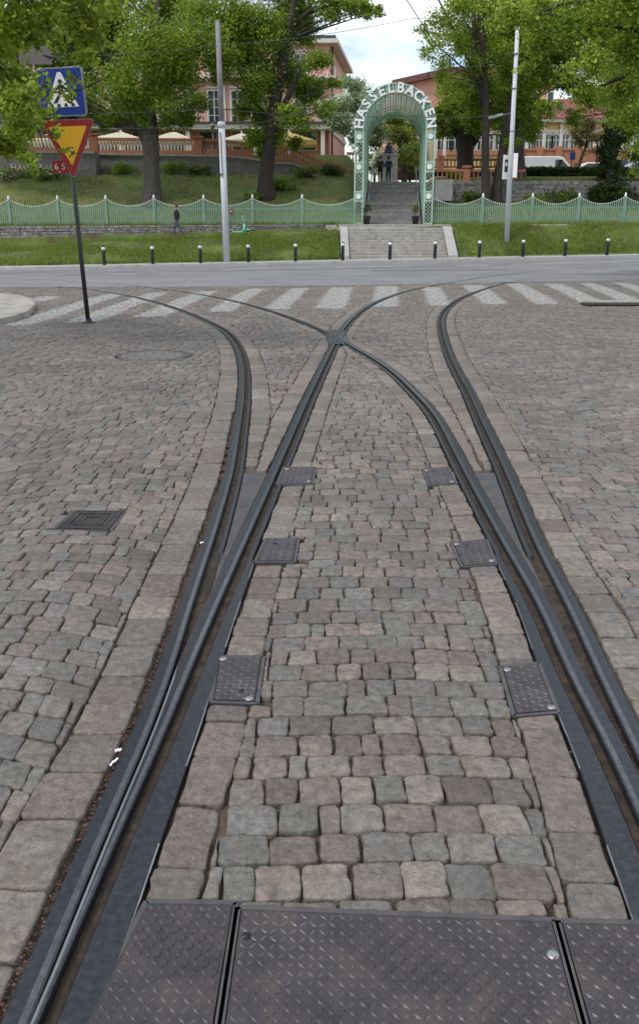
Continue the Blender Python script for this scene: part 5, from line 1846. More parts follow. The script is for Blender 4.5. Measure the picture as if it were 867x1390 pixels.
def tree(name, label, trunk, blobs, n, size, pal, seed, bark='bark', group=None, limbs=True, twigs=4, clump=.30, shell=.6, extra=(), cat='tree', leafm='leaf', twig=.018):
    """trunk: [(px, py, Y, radius px)] from the ground up; blobs: photo blobs"""
    tp = [P(px, py, Y) for px, py, Y, r in trunk]
    tr_ = [r * pxm(px, py, Y) for px, py, Y, r in trunk]
    zg_ = hz(tp[0].x, tp[0].y) if tp[0].y > 44 else g(tp[0].x, tp[0].y)
    base_ = Vector((tp[0].x, tp[0].y, zg_))
    root = empty(name, base_, label, cat, group)
    rr = random.Random(seed)
    mb = MB()
    foot_ = base_ - Vector((0, 0, .3))
    pts = [foot_] + [base_ + Vector((0, 0, .05))] + [p for p in tp if p.z > base_.z + .3]
    rs = [tr_[0] * 1.55, tr_[0] * 1.32] + [r for p, r in zip(tp, tr_) if p.z > base_.z + .3]
    mb.tube([p - base_ for p in pts], rs, 14)
    mb.build('trunk', M[bark], root)
    lb = MB()
    for ex in extra:
        pp = [P(px, py, Y) - base_ for px, py, Y, r in ex]; r2 = [r * pxm(px, py, Y) for px, py, Y, r in ex]
        lb.tube(pp, r2, 8)
    if limbs:
        for c, r, w_ in blobs:
            c = Vector(c)
            # leave the trunk at a point lower than the blob
            lo_ = max(2, len(pts) // 2)
            cand = [(p, q) for p, q in zip(pts[lo_:], rs[lo_:])]
            zt2 = c.z - (Vector((c.x, c.y, 0)) - Vector((pts[-1].x, pts[-1].y, 0))).length * .55
            best = min(cand, key=lambda t: abs(t[0].z - zt2))
            ln = (c - best[0]).length
            r0 = min(best[1] * .34, .02 + .011 * ln)
            lp_ = limb_points(best[0] - base_, c - base_, .10, 6, rr)
            lb.tube(lp_, [r0 * (1 - .75 * k / 6) for k in range(7)], 6)
            for _ in range(4):
                d = Vector((rr.gauss(0, 1), rr.gauss(0, 1), rr.gauss(.2, .8))).normalized() * r * .85
                st_ = lp_[rr.randrange(3, 7)]
                lb.tube(limb_points(st_, c - base_ + d, .12, 4, rr), [r0 * .3, r0 * .24, r0 * .18, r0 * .1, r0 * .05], 4)
    if not limbs and twigs:
        for c, r, w_ in blobs:
            c = Vector(c) - base_
            for _ in range(twigs):
                d0 = Vector((rr.gauss(0, 1), rr.gauss(0, 1), rr.gauss(.3, .7))).normalized() * r * .95
                d1 = Vector((rr.gauss(0, 1), rr.gauss(0, 1), rr.gauss(-.4, .7))).normalized() * r * .95
                lb.tube(limb_points(c + d0, c + d1, .15, 5, rr), [twig * k for k in (1, .85, .7, .5, .35, .2)], 4)
    if lb.v: lb.build('branches', M[bark], root)
    lbl = [((Vector(c) - base_), r, w_) for c, r, w_ in blobs]
    crown_mesh('crown', [((c.x, c.y, c.z), r, w_) for c, r, w_ in lbl], n, size, pal, seed, root, leafm, shell, clump)
    return root

B = blob
# big tree left, dense spring crown
tb = []
rr = random.Random(3)
for px, py, r in ((30, 60, 46), (80, 30, 46), (80, 110, 38), (130, 70, 46), (150, 20, 46), (170, 120, 36), (205, 60, 44), (230, 15, 44), (240, 100, 36), (270, 60, 40), (120, 150, 26), (150, 158, 17),
                  (245, 150, 22), (285, 25, 36), (20, 130, 38), (60, -60, 60), (150, -70, 60), (240, -60, 55), (-60, 40, 60), (-40, 120, 45), (100, 0, 40), (190, 155, 16), (270, 140, 15), (60, 160, 22), (300, 80, 22), (215, 130, 26), (165, 162, 16), (232, 165, 15), (182, 142, 20), (256, 168, 12), (140, 172, 9)):
    tb.append(B(px, py, 55 + rr.uniform(-4, 4), r, 1))
tree('big_tree', 'large leafy tree with thick grey trunk left of the tall pale pole', [(207, 276, 55.5, 10.5), (207, 235, 55.5, 10), (205, 205, 55.5, 11), (203, 180, 55.5, 12.5), (200, 140, 55.5, 10), (202, 90, 55.5, 8), (212, 30, 55.5, 5.5), (215, -40, 55.5, 3)],
     tb, 125000, .175, MID + SPRING[:2], 11, 'barkgrey', 'old trees on the bank', extra=[[(196, 190, 55.4, 6), (186, 150, 55, 5.5), (160, 100, 54.5, 4.5), (130, 50, 54, 3), (100, 0, 53.6, 2)], [(206, 110, 55.6, 5), (232, 60, 56, 4), (248, 20, 56.3, 3), (262, -20, 56.5, 2)]])
tb = []
for px, py, r in ((330, 70, 30), (360, 40, 34), (400, 15, 34), (345, 115, 28), (385, 95, 34), (420, 120, 24), (430, 80, 20), (440, 150, 14), (400, 160, 22), (360, 160, 20), (450, 10, 24), (480, 12, 17), (500, 14, 13), (515, 14, 8), (330, 20, 30), (310, 45, 22),
                  (375, 185, 20), (345, 185, 15), (330, 150, 14), (415, 45, 22), (390, -40, 45), (340, -40, 45), (450, -40, 36), (400, 195, 12), (452, 112, 10), (355, 205, 14), (300, 100, 16)):
    tb.append(B(px, py, 56.5 + rr.uniform(-3.2, 3.2), r, 1))
tree('big_tree', 'dark leaning tree with low leaves between the tall pale pole and the arch', [(361, 262, 56.5, 10.5), (361, 235, 56.5, 9.5), (365, 205, 56.5, 9), (370, 165, 56.5, 8.5), (378, 110, 56.5, 8), (389, 55, 56.5, 6.5), (399, 5, 56.5, 4.5), (405, -50, 56.5, 3)],
     tb, 85000, .165, MID + SPRING[2:], 12, 'bark', 'old trees on the bank', clump=.32, extra=[[(392, 40, 56.5, 4), (420, 15, 56.8, 3), (470, 5, 57, 2), (515, 10, 57, 1)], [(370, 170, 56.5, 5), (392, 130, 56, 4), (408, 90, 55.6, 3)]])
# white flowering tree beside the arch
tb = [B(px, py, 70 + rr.uniform(-2, 2), r, w_) for px, py, r, w_ in ((478, 118, 18, 1), (462, 145, 19, 1), (490, 145, 22, 1), (470, 172, 17, 1), (500, 165, 20, 1), (488, 190, 16, .8), (505, 130, 14, .8), (452, 165, 11, .7), (515, 185, 13, .6))]
tree('blossom_tree', 'pale tree covered in white blossom just left of the arch', [(490, 228, 70, 4), (490, 200, 70, 3.6), (488, 170, 70, 3), (486, 140, 70, 2)], tb, 15000, .19, [(.42, .44, .36), (.12, .17, .06), (.10, .15, .05), (.34, .37, .28), (.14, .19, .08)], 13)
tb = [B(px, py, 82 + rr.uniform(-2, 2), r, w_) for px, py, r, w_ in ((548, 190, 15, 1), (552, 212, 15, 1), (535, 180, 13, 1), (510, 195, 13, .9), (520, 180, 12, .9), (505, 180, 12, .9), (560, 200, 12, 1), (556, 228, 10, 1))]
tree('small_tree', 'small yellow green tree seen through the arch beside the plinth', [(550, 240, 82, 2.5), (549, 215, 82, 2), (545, 190, 82, 1.5)], tb, 9000, .2, [(.10, .14, .02), (.16, .15, .03), (.07, .11, .02)], 14)
# white shrub blossom seen through the arch
tb = [B(px, py, 78, r, 1) for px, py, r in ((505, 222, 8), (515, 212, 8), (508, 232, 6))]
crown = crown_mesh('flowering_shrub', tb, 1500, .2, [(.5, .5, .46), (.42, .42, .36), (.14, .18, .07)], 15)
tag(crown, 'white flowering shrub at the left end of the stairs, seen through the arch', 'shrub')

# right group
tb = [B(px, py, 65 + rr.uniform(-3, 3), r, 1) for px, py, r in ((640, 120, 26), (620, 150, 24), (650, 160, 22), (605, 120, 16), (600, 150, 12), (680, 120, 26), (672, 160, 20), (700, 90, 26), (600, 178, 12), (640, 60, 20), (690, 40, 26), (690, 170, 16), (700, 140, 22), (595, 165, 9), (720, 180, 12))]
tree('big_tree', 'tree with thick dark stumpy trunk right behind the arch', [(631, 232, 66, 11.5), (631, 210, 66, 11), (630, 185, 66, 12.5), (632, 160, 66, 9), (638, 120, 66, 6), (645, 70, 66, 4)], tb, 46000, .17, MID + SPRING[1:3], 16, 'bark', 'old trees on the bank',
     extra=[[(640, 195, 66, 6), (652, 175, 66, 5), (665, 140, 66, 4)], [(624, 185, 66, 6), (608, 172, 66, 4.5), (592, 170, 66, 3), (580, 166, 66, 2)]])
tb = [B(px, py, 57 + rr.uniform(-3, 3), r, w_) for px, py, r, w_ in ((600, 30, 24, .5), (625, 10, 26, .6), (590, 60, 16, .5), (575, 40, 10, .5), (620, 60, 20, .55), (650, 40, 24, .8), (645, 5, 26, .7), (605, 90, 16, .5), (640, 90, 18, .7), (580, 75, 9, .4), (665, 75, 20, .8), (670, 20, 26, .9), (620, -40, 36, .6), (660, -50, 40, 1), (615, 115, 14, .5), (595, 105, 10, .4))]
tree('slender_tree', 'slender double stemmed tree with airy crown right of the arch', [(659, 264, 57, 6.2), (658, 225, 57, 5.4), (659, 180, 57, 5), (658, 120, 57, 4.6), (655, 60, 57, 3.8), (652, 0, 57, 2.8), (650, -60, 57, 1.6)], tb, 28000, .16, SPRING, 17, 'bark', 'old trees on the bank', clump=.36,
     extra=[[(658, 150, 57, 4), (648, 100, 57, 3.5), (642, 40, 57, 2.8), (646, -20, 57, 2)], [(650, 110, 57, 3), (625, 60, 57, 2.2), (605, 20, 57, 1.5), (590, -10, 57, 1)], [(655, 80, 57, 2.5), (620, 50, 57, 1.8), (585, 45, 57, 1)]])
tb = [B(px, py, 58 + rr.uniform(-3, 3), r, 1) for px, py, r in ((700, 120, 22), (715, 60, 26), (690, 70, 22), (720, 20, 28), (700, -10, 30), (735, 100, 20), (715, 150, 18), (745, 40, 26), (690, 190, 12), (720, 175, 13), (740, 150, 14), (700, -60, 45), (760, -40, 45))]
tree('leaning_tree', 'leaning dark trunk just left of the right tall pole', [(673, 268, 57.6, 8), (677, 235, 57.6, 6.8), (684, 195, 57.6, 6), (691, 150, 57.6, 5.6), (699, 90, 57.6, 4.8), (706, 30, 57.6, 3.5), (710, -40, 57.6, 2)], tb, 46000, .165, SPRING + MID[:2], 18, 'bark', 'old trees on the bank', clump=.34)
tb = [B(px, py, 63 + rr.uniform(-2, 2), r, 1) for px, py, r in ((706, 150, 16), (715, 110, 22), (740, 80, 22), (700, 190, 10), (725, 165, 12), (770, 60, 30), (770, 110, 22), (800, 90, 28))]
tree('mossy_tree', 'thick greenish trunk right behind the right tall pole', [(704, 242, 63, 7.5), (704, 210, 63, 6.8), (704, 160, 63, 6.4), (706, 110, 63, 5.4), (712, 60, 63, 4)], tb, 16000, .19, MID + SPRING[:1], 19, 'barkgrey', 'old trees on the bank')
# ivy covered trunk
tb = [B(px, py, 58 + rr.uniform(-.3, .3), r, 1) for px, py, r in ((828, 262, 19), (827, 245, 18), (827, 228, 15), (826, 212, 14), (827, 198, 13), (828, 184, 12), (831, 172, 10), (838, 190, 9), (816, 205, 8), (815, 262, 14), (842, 262, 15), (806, 268, 10), (855, 268, 12))]
tree('ivy_tree', 'tree trunk wrapped in dark ivy at the right edge', [(828, 276, 58, 8), (828, 240, 58, 7.5), (829, 200, 58, 7), (834, 150, 58, 6), (838, 100, 58, 5)], tb, 17000, .15, DARK, 20, 'bark', 'old trees on the bank', limbs=False, twigs=0, clump=.30, shell=.5, leafm='hedge')
tb = [B(px, py, 60 + rr.uniform(-4, 4), r, 1) for px, py, r in ((800, 130, 26), (830, 110, 30), (860, 140, 26), (870, 90, 36), (850, 180, 16), (820, 60, 36), (870, 30, 40), (780, 160, 14), (895, 180, 26), (862, 210, 14), (905, 130, 40), (800, 20, 36), (860, 235, 9), (840, -40, 50), (910, 40, 50))]
tree('big_tree', 'broad green tree behind the ivy covered trunk at the right edge', [(890, 262, 60, 9), (888, 220, 60, 8), (880, 160, 60, 7), (872, 100, 60, 5), (866, 40, 60, 3.5)], tb, 58000, .17, SPRING + MID, 21, 'bark', 'old trees on the bank')
# small olive tree by the cars
tb = [B(px, py, 73 + rr.uniform(-1, 1), r, w_) for px, py, r, w_ in ((795, 178, 13, .5), (785, 192, 11, .5), (806, 188, 12, .5), (800, 165, 11, .5), (780, 178, 9, .4), (812, 205, 8, .4))]
tree('small_tree', 'small crooked tree with sparse olive leaves above the parked white car', [(785, 226, 73, 2.2), (789, 212, 73, 2), (795, 198, 73, 1.7), (797, 180, 73, 1.2)], tb, 3600, .17, [(.14, .12, .04), (.16, .10, .06), (.10, .12, .04)], 22)
# distant trees closing the background
def far_tree(px, py, r, Y, label, seed, pal):
    rr2 = random.Random(seed)
    bl_ = [B(px + rr2.uniform(-1, 1) * r * .8, py + rr2.uniform(-.7, .6) * r, Y + rr2.uniform(-2, 2), r * rr2.uniform(.4, .6), 1) for _ in range(9)]
    tree('distant_tree', label, [(px, py + r * 1.6, Y, r * .1), (px, py + r * .4, Y, r * .08), (px, py - r * .3, Y, r * .05)], bl_, 6000, .28, pal, seed, group='trees behind the buildings')
far_tree(15, 140, 38, 75, 'distant tree rising behind the terrace at the left edge', 31, MID)
far_tree(556, 212, 17, 96, 'distant low tree right of the plinth seen through the arch', 35, MID)
far_tree(508, 215, 16, 97, 'distant low tree left of the plinth seen through the arch', 36, MID + [(.3, .32, .26)])
far_tree(548, 175, 22, 90, 'distant tree behind the trellis vault', 32, MID)
far_tree(600, 130, 18, 100, 'distant tree between the orange hall and the thick trunk', 33, MID)

# foreground branches: left lime tree close to the sign, right tree farther along
tb = []
rr = random.Random(8)
for px, py, r, w_ in ((15, 30, 40, 1), (60, 15, 34, 1), (110, 20, 30, .9), (10, 100, 26, .8), (20, 140, 32, .8), (35, 175, 22, .8), (10, 195, 28, .9), (40, 212, 13, .9), (140, 20, 24, .6), (86, 52, 14, .35), (110, 75, 20, .45), (130, 115, 14, .35), (95, 130, 15, .25), (60, 150, 16, .45), (75, 178, 13, .3), (95, 205, 9, .25), (55, 120, 18, .3), (110, 45, 24, .7),
                     (-60, 60, 70, 1), (-60, 160, 60, .8), (-120, 20, 90, 1), (30, -60, 60, 1), (120, -50, 50, .8), (-150, 120, 90, .8), (180, -30, 40, .6), (160, 60, 14, .3), (100, 108, 12, .25), (48, 232, 9, .5)):
    tb.append(B(px, py, 10.6 + rr.uniform(-1.3, 1.3), r, w_))
tree('lime_tree', 'near lime tree branches hanging in front of the traffic signs at upper left', [(-420, 640, 10, 34), (-410, 400, 10, 30), (-400, 200, 10, 27), (-390, 0, 10, 24), (-380, -250, 10, 18)], tb, 27000, .075, SPRING, 41, 'bark', 'overhanging street trees', clump=.36, twig=.007, limbs=False,
     extra=[[(-200, 110, 10.2, 4), (-60, 118, 10.4, 2.4), (0, 124, 10.5, 1.5), (60, 127, 10.5, 1.2), (110, 122, 10.5, .9), (150, 102, 10.5, .5)], [(-200, -20, 10, 4), (0, 12, 10.6, 1.8), (60, 34, 10.8, 1.1), (110, 75, 11, .6)], [(-150, 60, 10, 4), (0, 90, 10.4, 1.6), (45, 150, 10.5, 1), (60, 200, 10.5, .6)], [(-380, 0, 10, 12), (-200, -60, 10.2, 9), (0, -80, 10.5, 6), (100, -60, 11, 4), (190, -30, 11.5, 2)]])
tb = []
for px, py, r, w_ in ((700, 20, 26, .7), (740, 15, 30, .8), (780, 40, 34, .8), (730, 60, 22, .7), (830, 20, 36, .9), (860, 70, 36, .9), (800, 85, 24, .7), (770, 100, 15, .4), (840, 120, 28, .9), (790, 125, 18, .6), (865, 155, 24, .8), (830, 160, 15, .5), (670, 35, 16, .4), (690, -20, 34, .7), (780, -40, 50, .8), (880, -20, 60, .9), (920, 80, 60, .9), (930, 170, 45, .7), (865, 200, 12, .5), (712, 95, 13, .4), (758, 140, 10, .35), (862, 232, 7, .4)):
    tb.append(B(px, py, 25 + rr.uniform(-2.5, 2.5), r, w_))
tree('lime_tree', 'street tree branches reaching in from the upper right over the road', [(1120, 430, 25, 16), (1115, 300, 25, 14.5), (1110, 150, 25, 13), (1100, 0, 25, 11), (1090, -150, 25, 8)], tb, 46000, .105, SPRING + [(.10, .16, .022)], 42, 'bark', 'overhanging street trees', clump=.34, twig=.014, limbs=False,
     extra=[[(1110, 120, 25, 7), (980, 60, 25, 5), (880, 45, 25, 3.4), (800, 30, 25, 2), (740, 18, 25, 1)], [(1110, 180, 25, 6), (960, 110, 25, 4), (870, 95, 25, 3), (812, 118, 25, 1.6)], [(1100, 0, 25, 7), (950, -10, 25, 4), (830, -4, 25, 3), (760, 6, 25, 2), (700, 30, 25, .8)], [(960, 110, 25, 3), (880, 60, 25, 1.8), (850, 90, 25, 1)], [(930, 90, 25, 2.6), (862, 140, 25, 1.2), (820, 175, 25, .6)]])

# ------------------------------------------------------------------ hedge, shrubs and rough grass
a, b = P(706, 243, 70), P(850, 244, 70)
rngh = np.random.default_rng(77)
n = 9000
ztop = P(706, 228.5, 70).z - a.z
pts_ = np.c_[rngh.uniform(0, b.x - a.x, n), rngh.uniform(-.7, .7, n), rngh.uniform(-.1, ztop, n)]
face = rngh.integers(0, 3, n)
pts_[face == 0, 1] = -.7 + rngh.normal(0, .07, (face == 0).sum()); pts_[face == 1, 2] = ztop + rngh.normal(0, .06, (face == 1).sum())
V = leafquads(pts_, .15, DARK, rngh)
root = empty('clipped_hedge', a, 'dark clipped hedge in front of the parked cars', 'hedge')
link('foliage', quads_mesh('foliage', V, n, 4, np.array(DARK)[rngh.integers(0, 4, n)] * rngh.uniform(.7, 1.3, (n, 1))), M['hedge'], root)
MB().box(((b.x - a.x) / 2, 0, ztop / 2 - .05), (b.x - a.x - .3, 1.1, ztop - .2)).build('stems', M['bark'], root)
def shrub(px, py, Y, r, label, pal, seed, n=1400, size=.13, name='shrub', flat=.7):
    p = P(px, py, Y); p.z = hz(p.x, Y)
    rr2 = random.Random(seed); rm = r * pxm(px, py, Y)
    root = empty(name, p, label, 'shrub', 'shrubs on the bank')
    bl_ = [((rr2.uniform(-1, 1) * rm * .75, rr2.uniform(-.4, .4) * rm, rm * rr2.uniform(.25, .75) * flat), rm * rr2.uniform(.35, .5), 1) for _ in range(7)]
    crown_mesh('foliage', bl_, n, size, pal, seed, root)
    mb = MB()
    for c, rb, _ in bl_: mb.tube([(0, 0, -.1), tuple(Vector(c) * .5), c], [.03, .02, .01], 5)
    mb.build('stems', M['bark'], root)
for i, (px, py, Y, r, lab, pal) in enumerate([
    (172, 238, 61.3, 19, 'leafy shrub at the wall foot left of the big trunk', MID), (235, 240, 61.3, 22, 'leafy shrub at the wall foot right of the big trunk', MID), (272, 243, 61, 15, 'dark round shrub below the wall by the tall pole', DARK + MID),
    (385, 268, 57.6, 20, 'leafy shrub right of the leaning tree foot', MID), (420, 260, 60.3, 18, 'dark low shrub below the sloping balustrade', DARK + MID), (450, 258, 60.8, 18, 'dark shrub just left of the arch below the balustrade', DARK), (345, 272, 56.0, 13, 'small shrub left of the leaning tree foot', MID),
    (640, 262, 58, 16, 'shrub growing over the rubble wall beside the thin trunks', DARK + MID), (760, 272, 57.2, 26, 'low dark shrub below the rubble wall on the right', DARK + MID), (725, 268, 57.2, 18, 'low shrub right of the right tall pole', MID), (860, 272, 56.5, 22, 'dark shrub right of the ivy covered trunk', DARK),
    (18, 248, 59.8, 24, 'white flowering shrub at the far left wall foot', MID + [(.4, .4, .36)]), (65, 247, 59.8, 20, 'flowering shrub under the gilt letters', MID + [(.42, .42, .38)]), (615, 255, 61, 12, 'shrub behind the concrete end block', MID)]):
    shrub(px, py, Y, r, lab, pal, 60 + i)

def blades(name, label, pts_, hgt, wid, pal, seed):
    rng = np.random.default_rng(seed); n = len(pts_)
    a = rng.uniform(0, 6.283, n); h = hgt * rng.uniform(.5, 1.3, n); w_ = wid * rng.uniform(.6, 1.3, n)
    lean = rng.normal(0, .35, (n, 2)) * h[:, None]
    d = np.c_[np.cos(a), np.sin(a)] * w_[:, None]
    V = np.zeros((n, 3, 3)); pts_ = np.asarray(pts_)
    V[:, 0] = pts_; V[:, 0, :2] -= d
    V[:, 1] = pts_; V[:, 1, :2] += d
    V[:, 2] = pts_; V[:, 2, :2] += lean; V[:, 2, 2] += h
    pal = np.array(pal)
    col = pal[rng.integers(0, len(pal), n)] * rng.uniform(.7, 1.3, (n, 1))
    tag(link(name, quads_mesh(name, V.reshape(-1, 3), n, 3, col), M['grassblade']), label, 'grass', kind='stuff')
GR = [(.11, .16, .022), (.09, .135, .02), (.14, .175, .03), (.165, .16, .055)]
pt = []
rr = random.Random(5)
while len(pt) < 42000:
    x = rr.uniform(-22, 24); a = yc(x) + 1.35
    if a > 48.8: continue
    y = rr.uniform(a, 49.4)
    if P(462, 330, 47.5).x - .1 < x < P(617, 330, 47.5).x + .1: continue
    v = math.sin(x * 1.3 + math.sin(y * 2.1)) + math.sin(y * 1.9 + x * .45)
    if rr.random() > .55 + .38 * v: continue
    pt.append((x, y, hz(x, y) - .01))
blades('bank_grass', 'green grass on the bank between pavement and footpath', pt, .15, .022, GR, 1)
pt = []
for _ in range(7000):
    x = rr.uniform(-22, 24)
    if 1.0 < x < 7.9: continue
    if rr.random() > .5 + .5 * math.sin(x * 3.1) * math.sin(x * 1.3 + .6): continue
    y = yc(x) + 1.36 + abs(rr.gauss(0, .12)) - rr.random() * .06
    pt.append((x, y, hz(x, max(y, yc(x) + 1.31)) - .01))
blades('verge_grass', 'ragged longer grass along the back edge of the pavement', pt, .20, .022, GR, 4)
pt = []
for _ in range(9000):
    x = rr.uniform(-24, 24)
    if abs(x - axis_x(52)) < 2.7: continue
    y = 51.85 + rr.gauss(0, .12) + (.0 if x < 1 else rr.uniform(-.6, .2))
    if rr.random() > .55 + .45 * math.sin(x * 2.3) * math.sin(x * .7 + 1): continue
    pt.append((x, y, hz(x, y) - .02))
blades('fence_grass', 'taller tufts of grass along the foot of the green fence', pt, .24, .022, GR, 2)
pt = []
for _ in range(26000):
    x = rr.uniform(-30, 26); y = rr.uniform(52.4, 61)
    if abs(x - axis_x(y)) < 2.6: continue
    if rr.random() > .5 + .5 * math.sin(x * .9 + y) * math.sin(y * 1.4): continue
    pt.append((x, y, hz(x, y) - .02))
blades('hill_grass', 'rough grass on the bank behind the green fence', pt, .16, .03, [(.085, .11, .022), (.11, .12, .035), (.06, .09, .015), (.14, .13, .05)], 3)

# ------------------------------------------------------------------ mint scooter
p = HG(326, 317, 49.5); p.y = 50.9; p = P(326, 315.5, 50.9); p.z = hz(p.x, 50.9)
s = pxm(326, 305, 50.9)
root = empty('electric_scooter', p, 'mint green electric scooter parked beside the tall pale pole on the path', 'scooter')
X_ = lambda px: (px - 326) * s
def wheel_at(x, r):
    w_ = MB().prism([(r * math.cos(t), r * math.sin(t)) for t in np.linspace(0, 6.283, 25)[:-1]], (1, 0, 0), (0, 0, 1), (0, 1, 0), (x, 0, r), -.035, .035).build('wheel', M['rubber'], root, bevel=.012)
    MB().prism([(r * .5 * math.cos(t), r * .5 * math.sin(t)) for t in np.linspace(0, 6.283, 15)[:-1]], (1, 0, 0), (0, 0, 1), (0, 1, 0), (x, 0, r), -.04, .04).build('hub', M['greymetal'], w_)
wheel_at(X_(337), .13); wheel_at(X_(315), .12)
MB().prism([(X_(317), .14), (X_(329), .14), (X_(330), .2), (X_(328), .22), (X_(318), .22), (X_(314), .30), (X_(312.5), .29)], (1, 0, 0), (0, 0, 1), (0, 1, 0), (0, 0, 0), -.09, .09).build('deck', M['mint'], root, bevel=.015)
MB().tube([(X_(329), 0, .17), (X_(331.5), 0, .34), (X_(332), 0, .62)], [.07, .085, .06], 10).build('front_column', M['mint'], root)
MB().tube([(X_(332), 0, .6), (X_(329.5), 0, 1.12)], .032, 10).build('stem', M['mint'], root)
MB().tube([(X_(329.5), -.26, 1.10), (X_(329.3), 0, 1.15), (X_(329.5), .26, 1.10)], .022, 8).build('handlebar', M['black'], root)
MB().tube([(X_(331.5), 0, .3), (X_(337), 0, .14)], .03, 8).build('fork', M['black'], root)
MB().tube([(X_(334.2), 0, .22), (X_(335.5), 0, .30), (X_(338), 0, .31), (X_(340.5), 0, .24)], [.02, .05, .05, .02], 8).build('mudguard', M['mint'], root)

# ------------------------------------------------------------------ people
def figure(name, loc, rz, label, joints, bones, hair, cols, scale=1.0, headc=None, face_dir=(0, -1), facing=True):
    """one skinned body: joints {name: (xyz, radius)}, bones [(a, b, material)]"""
    root = empty(name, loc, label, 'person', rz=rz)
    root.scale = (scale,) * 3
    names = list(joints); idx = {n_: i for i, n_ in enumerate(names)}
    me = bpy.data.meshes.new('body')
    me.from_pydata([joints[n_][0] for n_ in names], [(idx[a], idx[b]) for a, b, m_ in bones], [])
    ob = bpy.data.objects.new('body', me); COL.objects.link(ob)
    md = ob.modifiers.new('skin', 'SKIN'); md.use_smooth_shade = True
    sv = me.skin_vertices[0].data
    for n_ in names:
        r = joints[n_][1]; sv[idx[n_]].radius = (r, r) if not isinstance(r, tuple) else r
    sv[idx['pelvis']].use_root = True
    ob.modifiers.new('sub', 'SUBSURF').levels = 2
    bpy.context.view_layer.update()
    nm = bpy.data.meshes.new_from_object(ob.evaluated_get(bpy.context.evaluated_depsgraph_get()))
    bpy.data.objects.remove(ob)
    mats = []
    for a, b, m_ in bones:
        if m_ not in mats: mats.append(m_)
    nm.materials.clear()
    for m_ in mats: nm.materials.append(M[m_])
    segs = [(Vector(joints[a][0]), Vector(joints[b][0]), mats.index(m_)) for a, b, m_ in bones]
    for f in nm.polygons:
        c = f.center; best = (9, 0)
        for a, b, mi in segs:
            d = b - a; t = max(0, min(1, (c - a).dot(d) / max(d.dot(d), 1e-6)))
            dd = (c - a - d * t).length
            if dd < best[0]: best = (dd, mi)
        f.material_index = best[1]; f.use_smooth = True
    body = bpy.data.objects.new('body', nm); COL.objects.link(body); body.parent = root
    hc, hr = headc
    bm = bmesh.new(); bmesh.ops.create_uvsphere(bm, u_segments=20, v_segments=14, radius=1)
    fx, fy = face_dir
    for v in bm.verts:
        k = v.co.x * fx + v.co.y * fy
        v.co.z *= 1.15
        if k > .35 and v.co.z < .55: v.co.x -= fx * (k - .3); v.co.y -= fy * (k - .3)      # hair leaves the face free
        if v.co.z < -.35: v.co.z = -.35 + (v.co.z + .35) * hair[1]
        v.co = v.co * hr * 1.12
    hm = bpy.data.meshes.new('hair'); bm.to_mesh(hm); bm.free()
    for f in hm.polygons: f.use_smooth = True
    h = link('hair', hm, M[hair[0]], root); h.location = Vector(hc) + Vector((-fx * .012, -fy * .012, .012))
    return root, body

def hand(j, b, side, wrist, palm, down, mat_='skin'):
    """five short finger chains closing from the palm"""
    w_, p_ = Vector(wrist), Vector(palm)
    d = (p_ - w_).normalized()
    across = Vector((0, 1, 0)) if abs(d.y) < .8 else Vector((1, 0, 0))
    for k in range(4):
        o_ = across * (k - 1.5) * .019
        L1 = (.046, .052, .048, .038)[k]
        a = p_ + o_ + d * .02; m_ = a + d * L1; e = m_ + d * L1 * .6 + Vector(down) * .022
        j[f'{side}f{k}a'] = (tuple(a), .0095); j[f'{side}f{k}b'] = (tuple(m_), .0085); j[f'{side}f{k}c'] = (tuple(e), .0075)
        b += [(f'{side}palm', f'{side}f{k}a', mat_), (f'{side}f{k}a', f'{side}f{k}b', mat_), (f'{side}f{k}b', f'{side}f{k}c', mat_)]
    t0 = w_ + (p_ - w_) * .5 + Vector(down) * .02; t1 = t0 + d * .035 + Vector(down) * .02
    j[f'{side}t0'] = (tuple(t0), .011); j[f'{side}t1'] = (tuple(t1), .009)
    b += [(f'{side}palm', f'{side}t0', mat_), (f'{side}t0', f'{side}t1', mat_)]

# man walking left (local -X is forward)
J = {'pelvis': ((0, 0, .95), (.155, .125)), 'waist': ((.0, 0, 1.08), (.16, .125)), 'chest': ((-.015, 0, 1.30), (.185, .14)), 'shoulders': ((-.02, 0, 1.44), (.14, .11)), 'neck': ((-.035, 0, 1.52), .058), 'jaw': ((-.065, 0, 1.585), .07), 'head': ((-.06, 0, 1.66), .098), 'crown': ((-.05, 0, 1.70), .092), 'nose': ((-.172, 0, 1.625), .016),
     'Rhip': ((.0, .095, .90), .10), 'Rknee': ((-.17, .10, .50), .068), 'Rankle': ((-.235, .10, .09), .045), 'Rtoe': ((-.40, .11, .045), .038),
     'Lhip': ((.0, -.095, .90), .10), 'Lknee': ((.14, -.10, .51), .068), 'Lankle': ((.40, -.10, .16), .045), 'Ltoe': ((.34, -.11, .035), .036),
     'Rsh': ((-.02, .19, 1.41), .068), 'Relb': ((-.03, .25, 1.14), .052), 'Rwr': ((-.17, .20, .98), .036), 'Rpalm': ((-.22, .18, .955), .034),
     'Lsh': ((-.02, -.19, 1.41), .068), 'Lelb': ((.04, -.25, 1.14), .052), 'Lwr': ((-.10, -.21, .98), .036), 'Lpalm': ((-.15, -.20, .955), .034)}
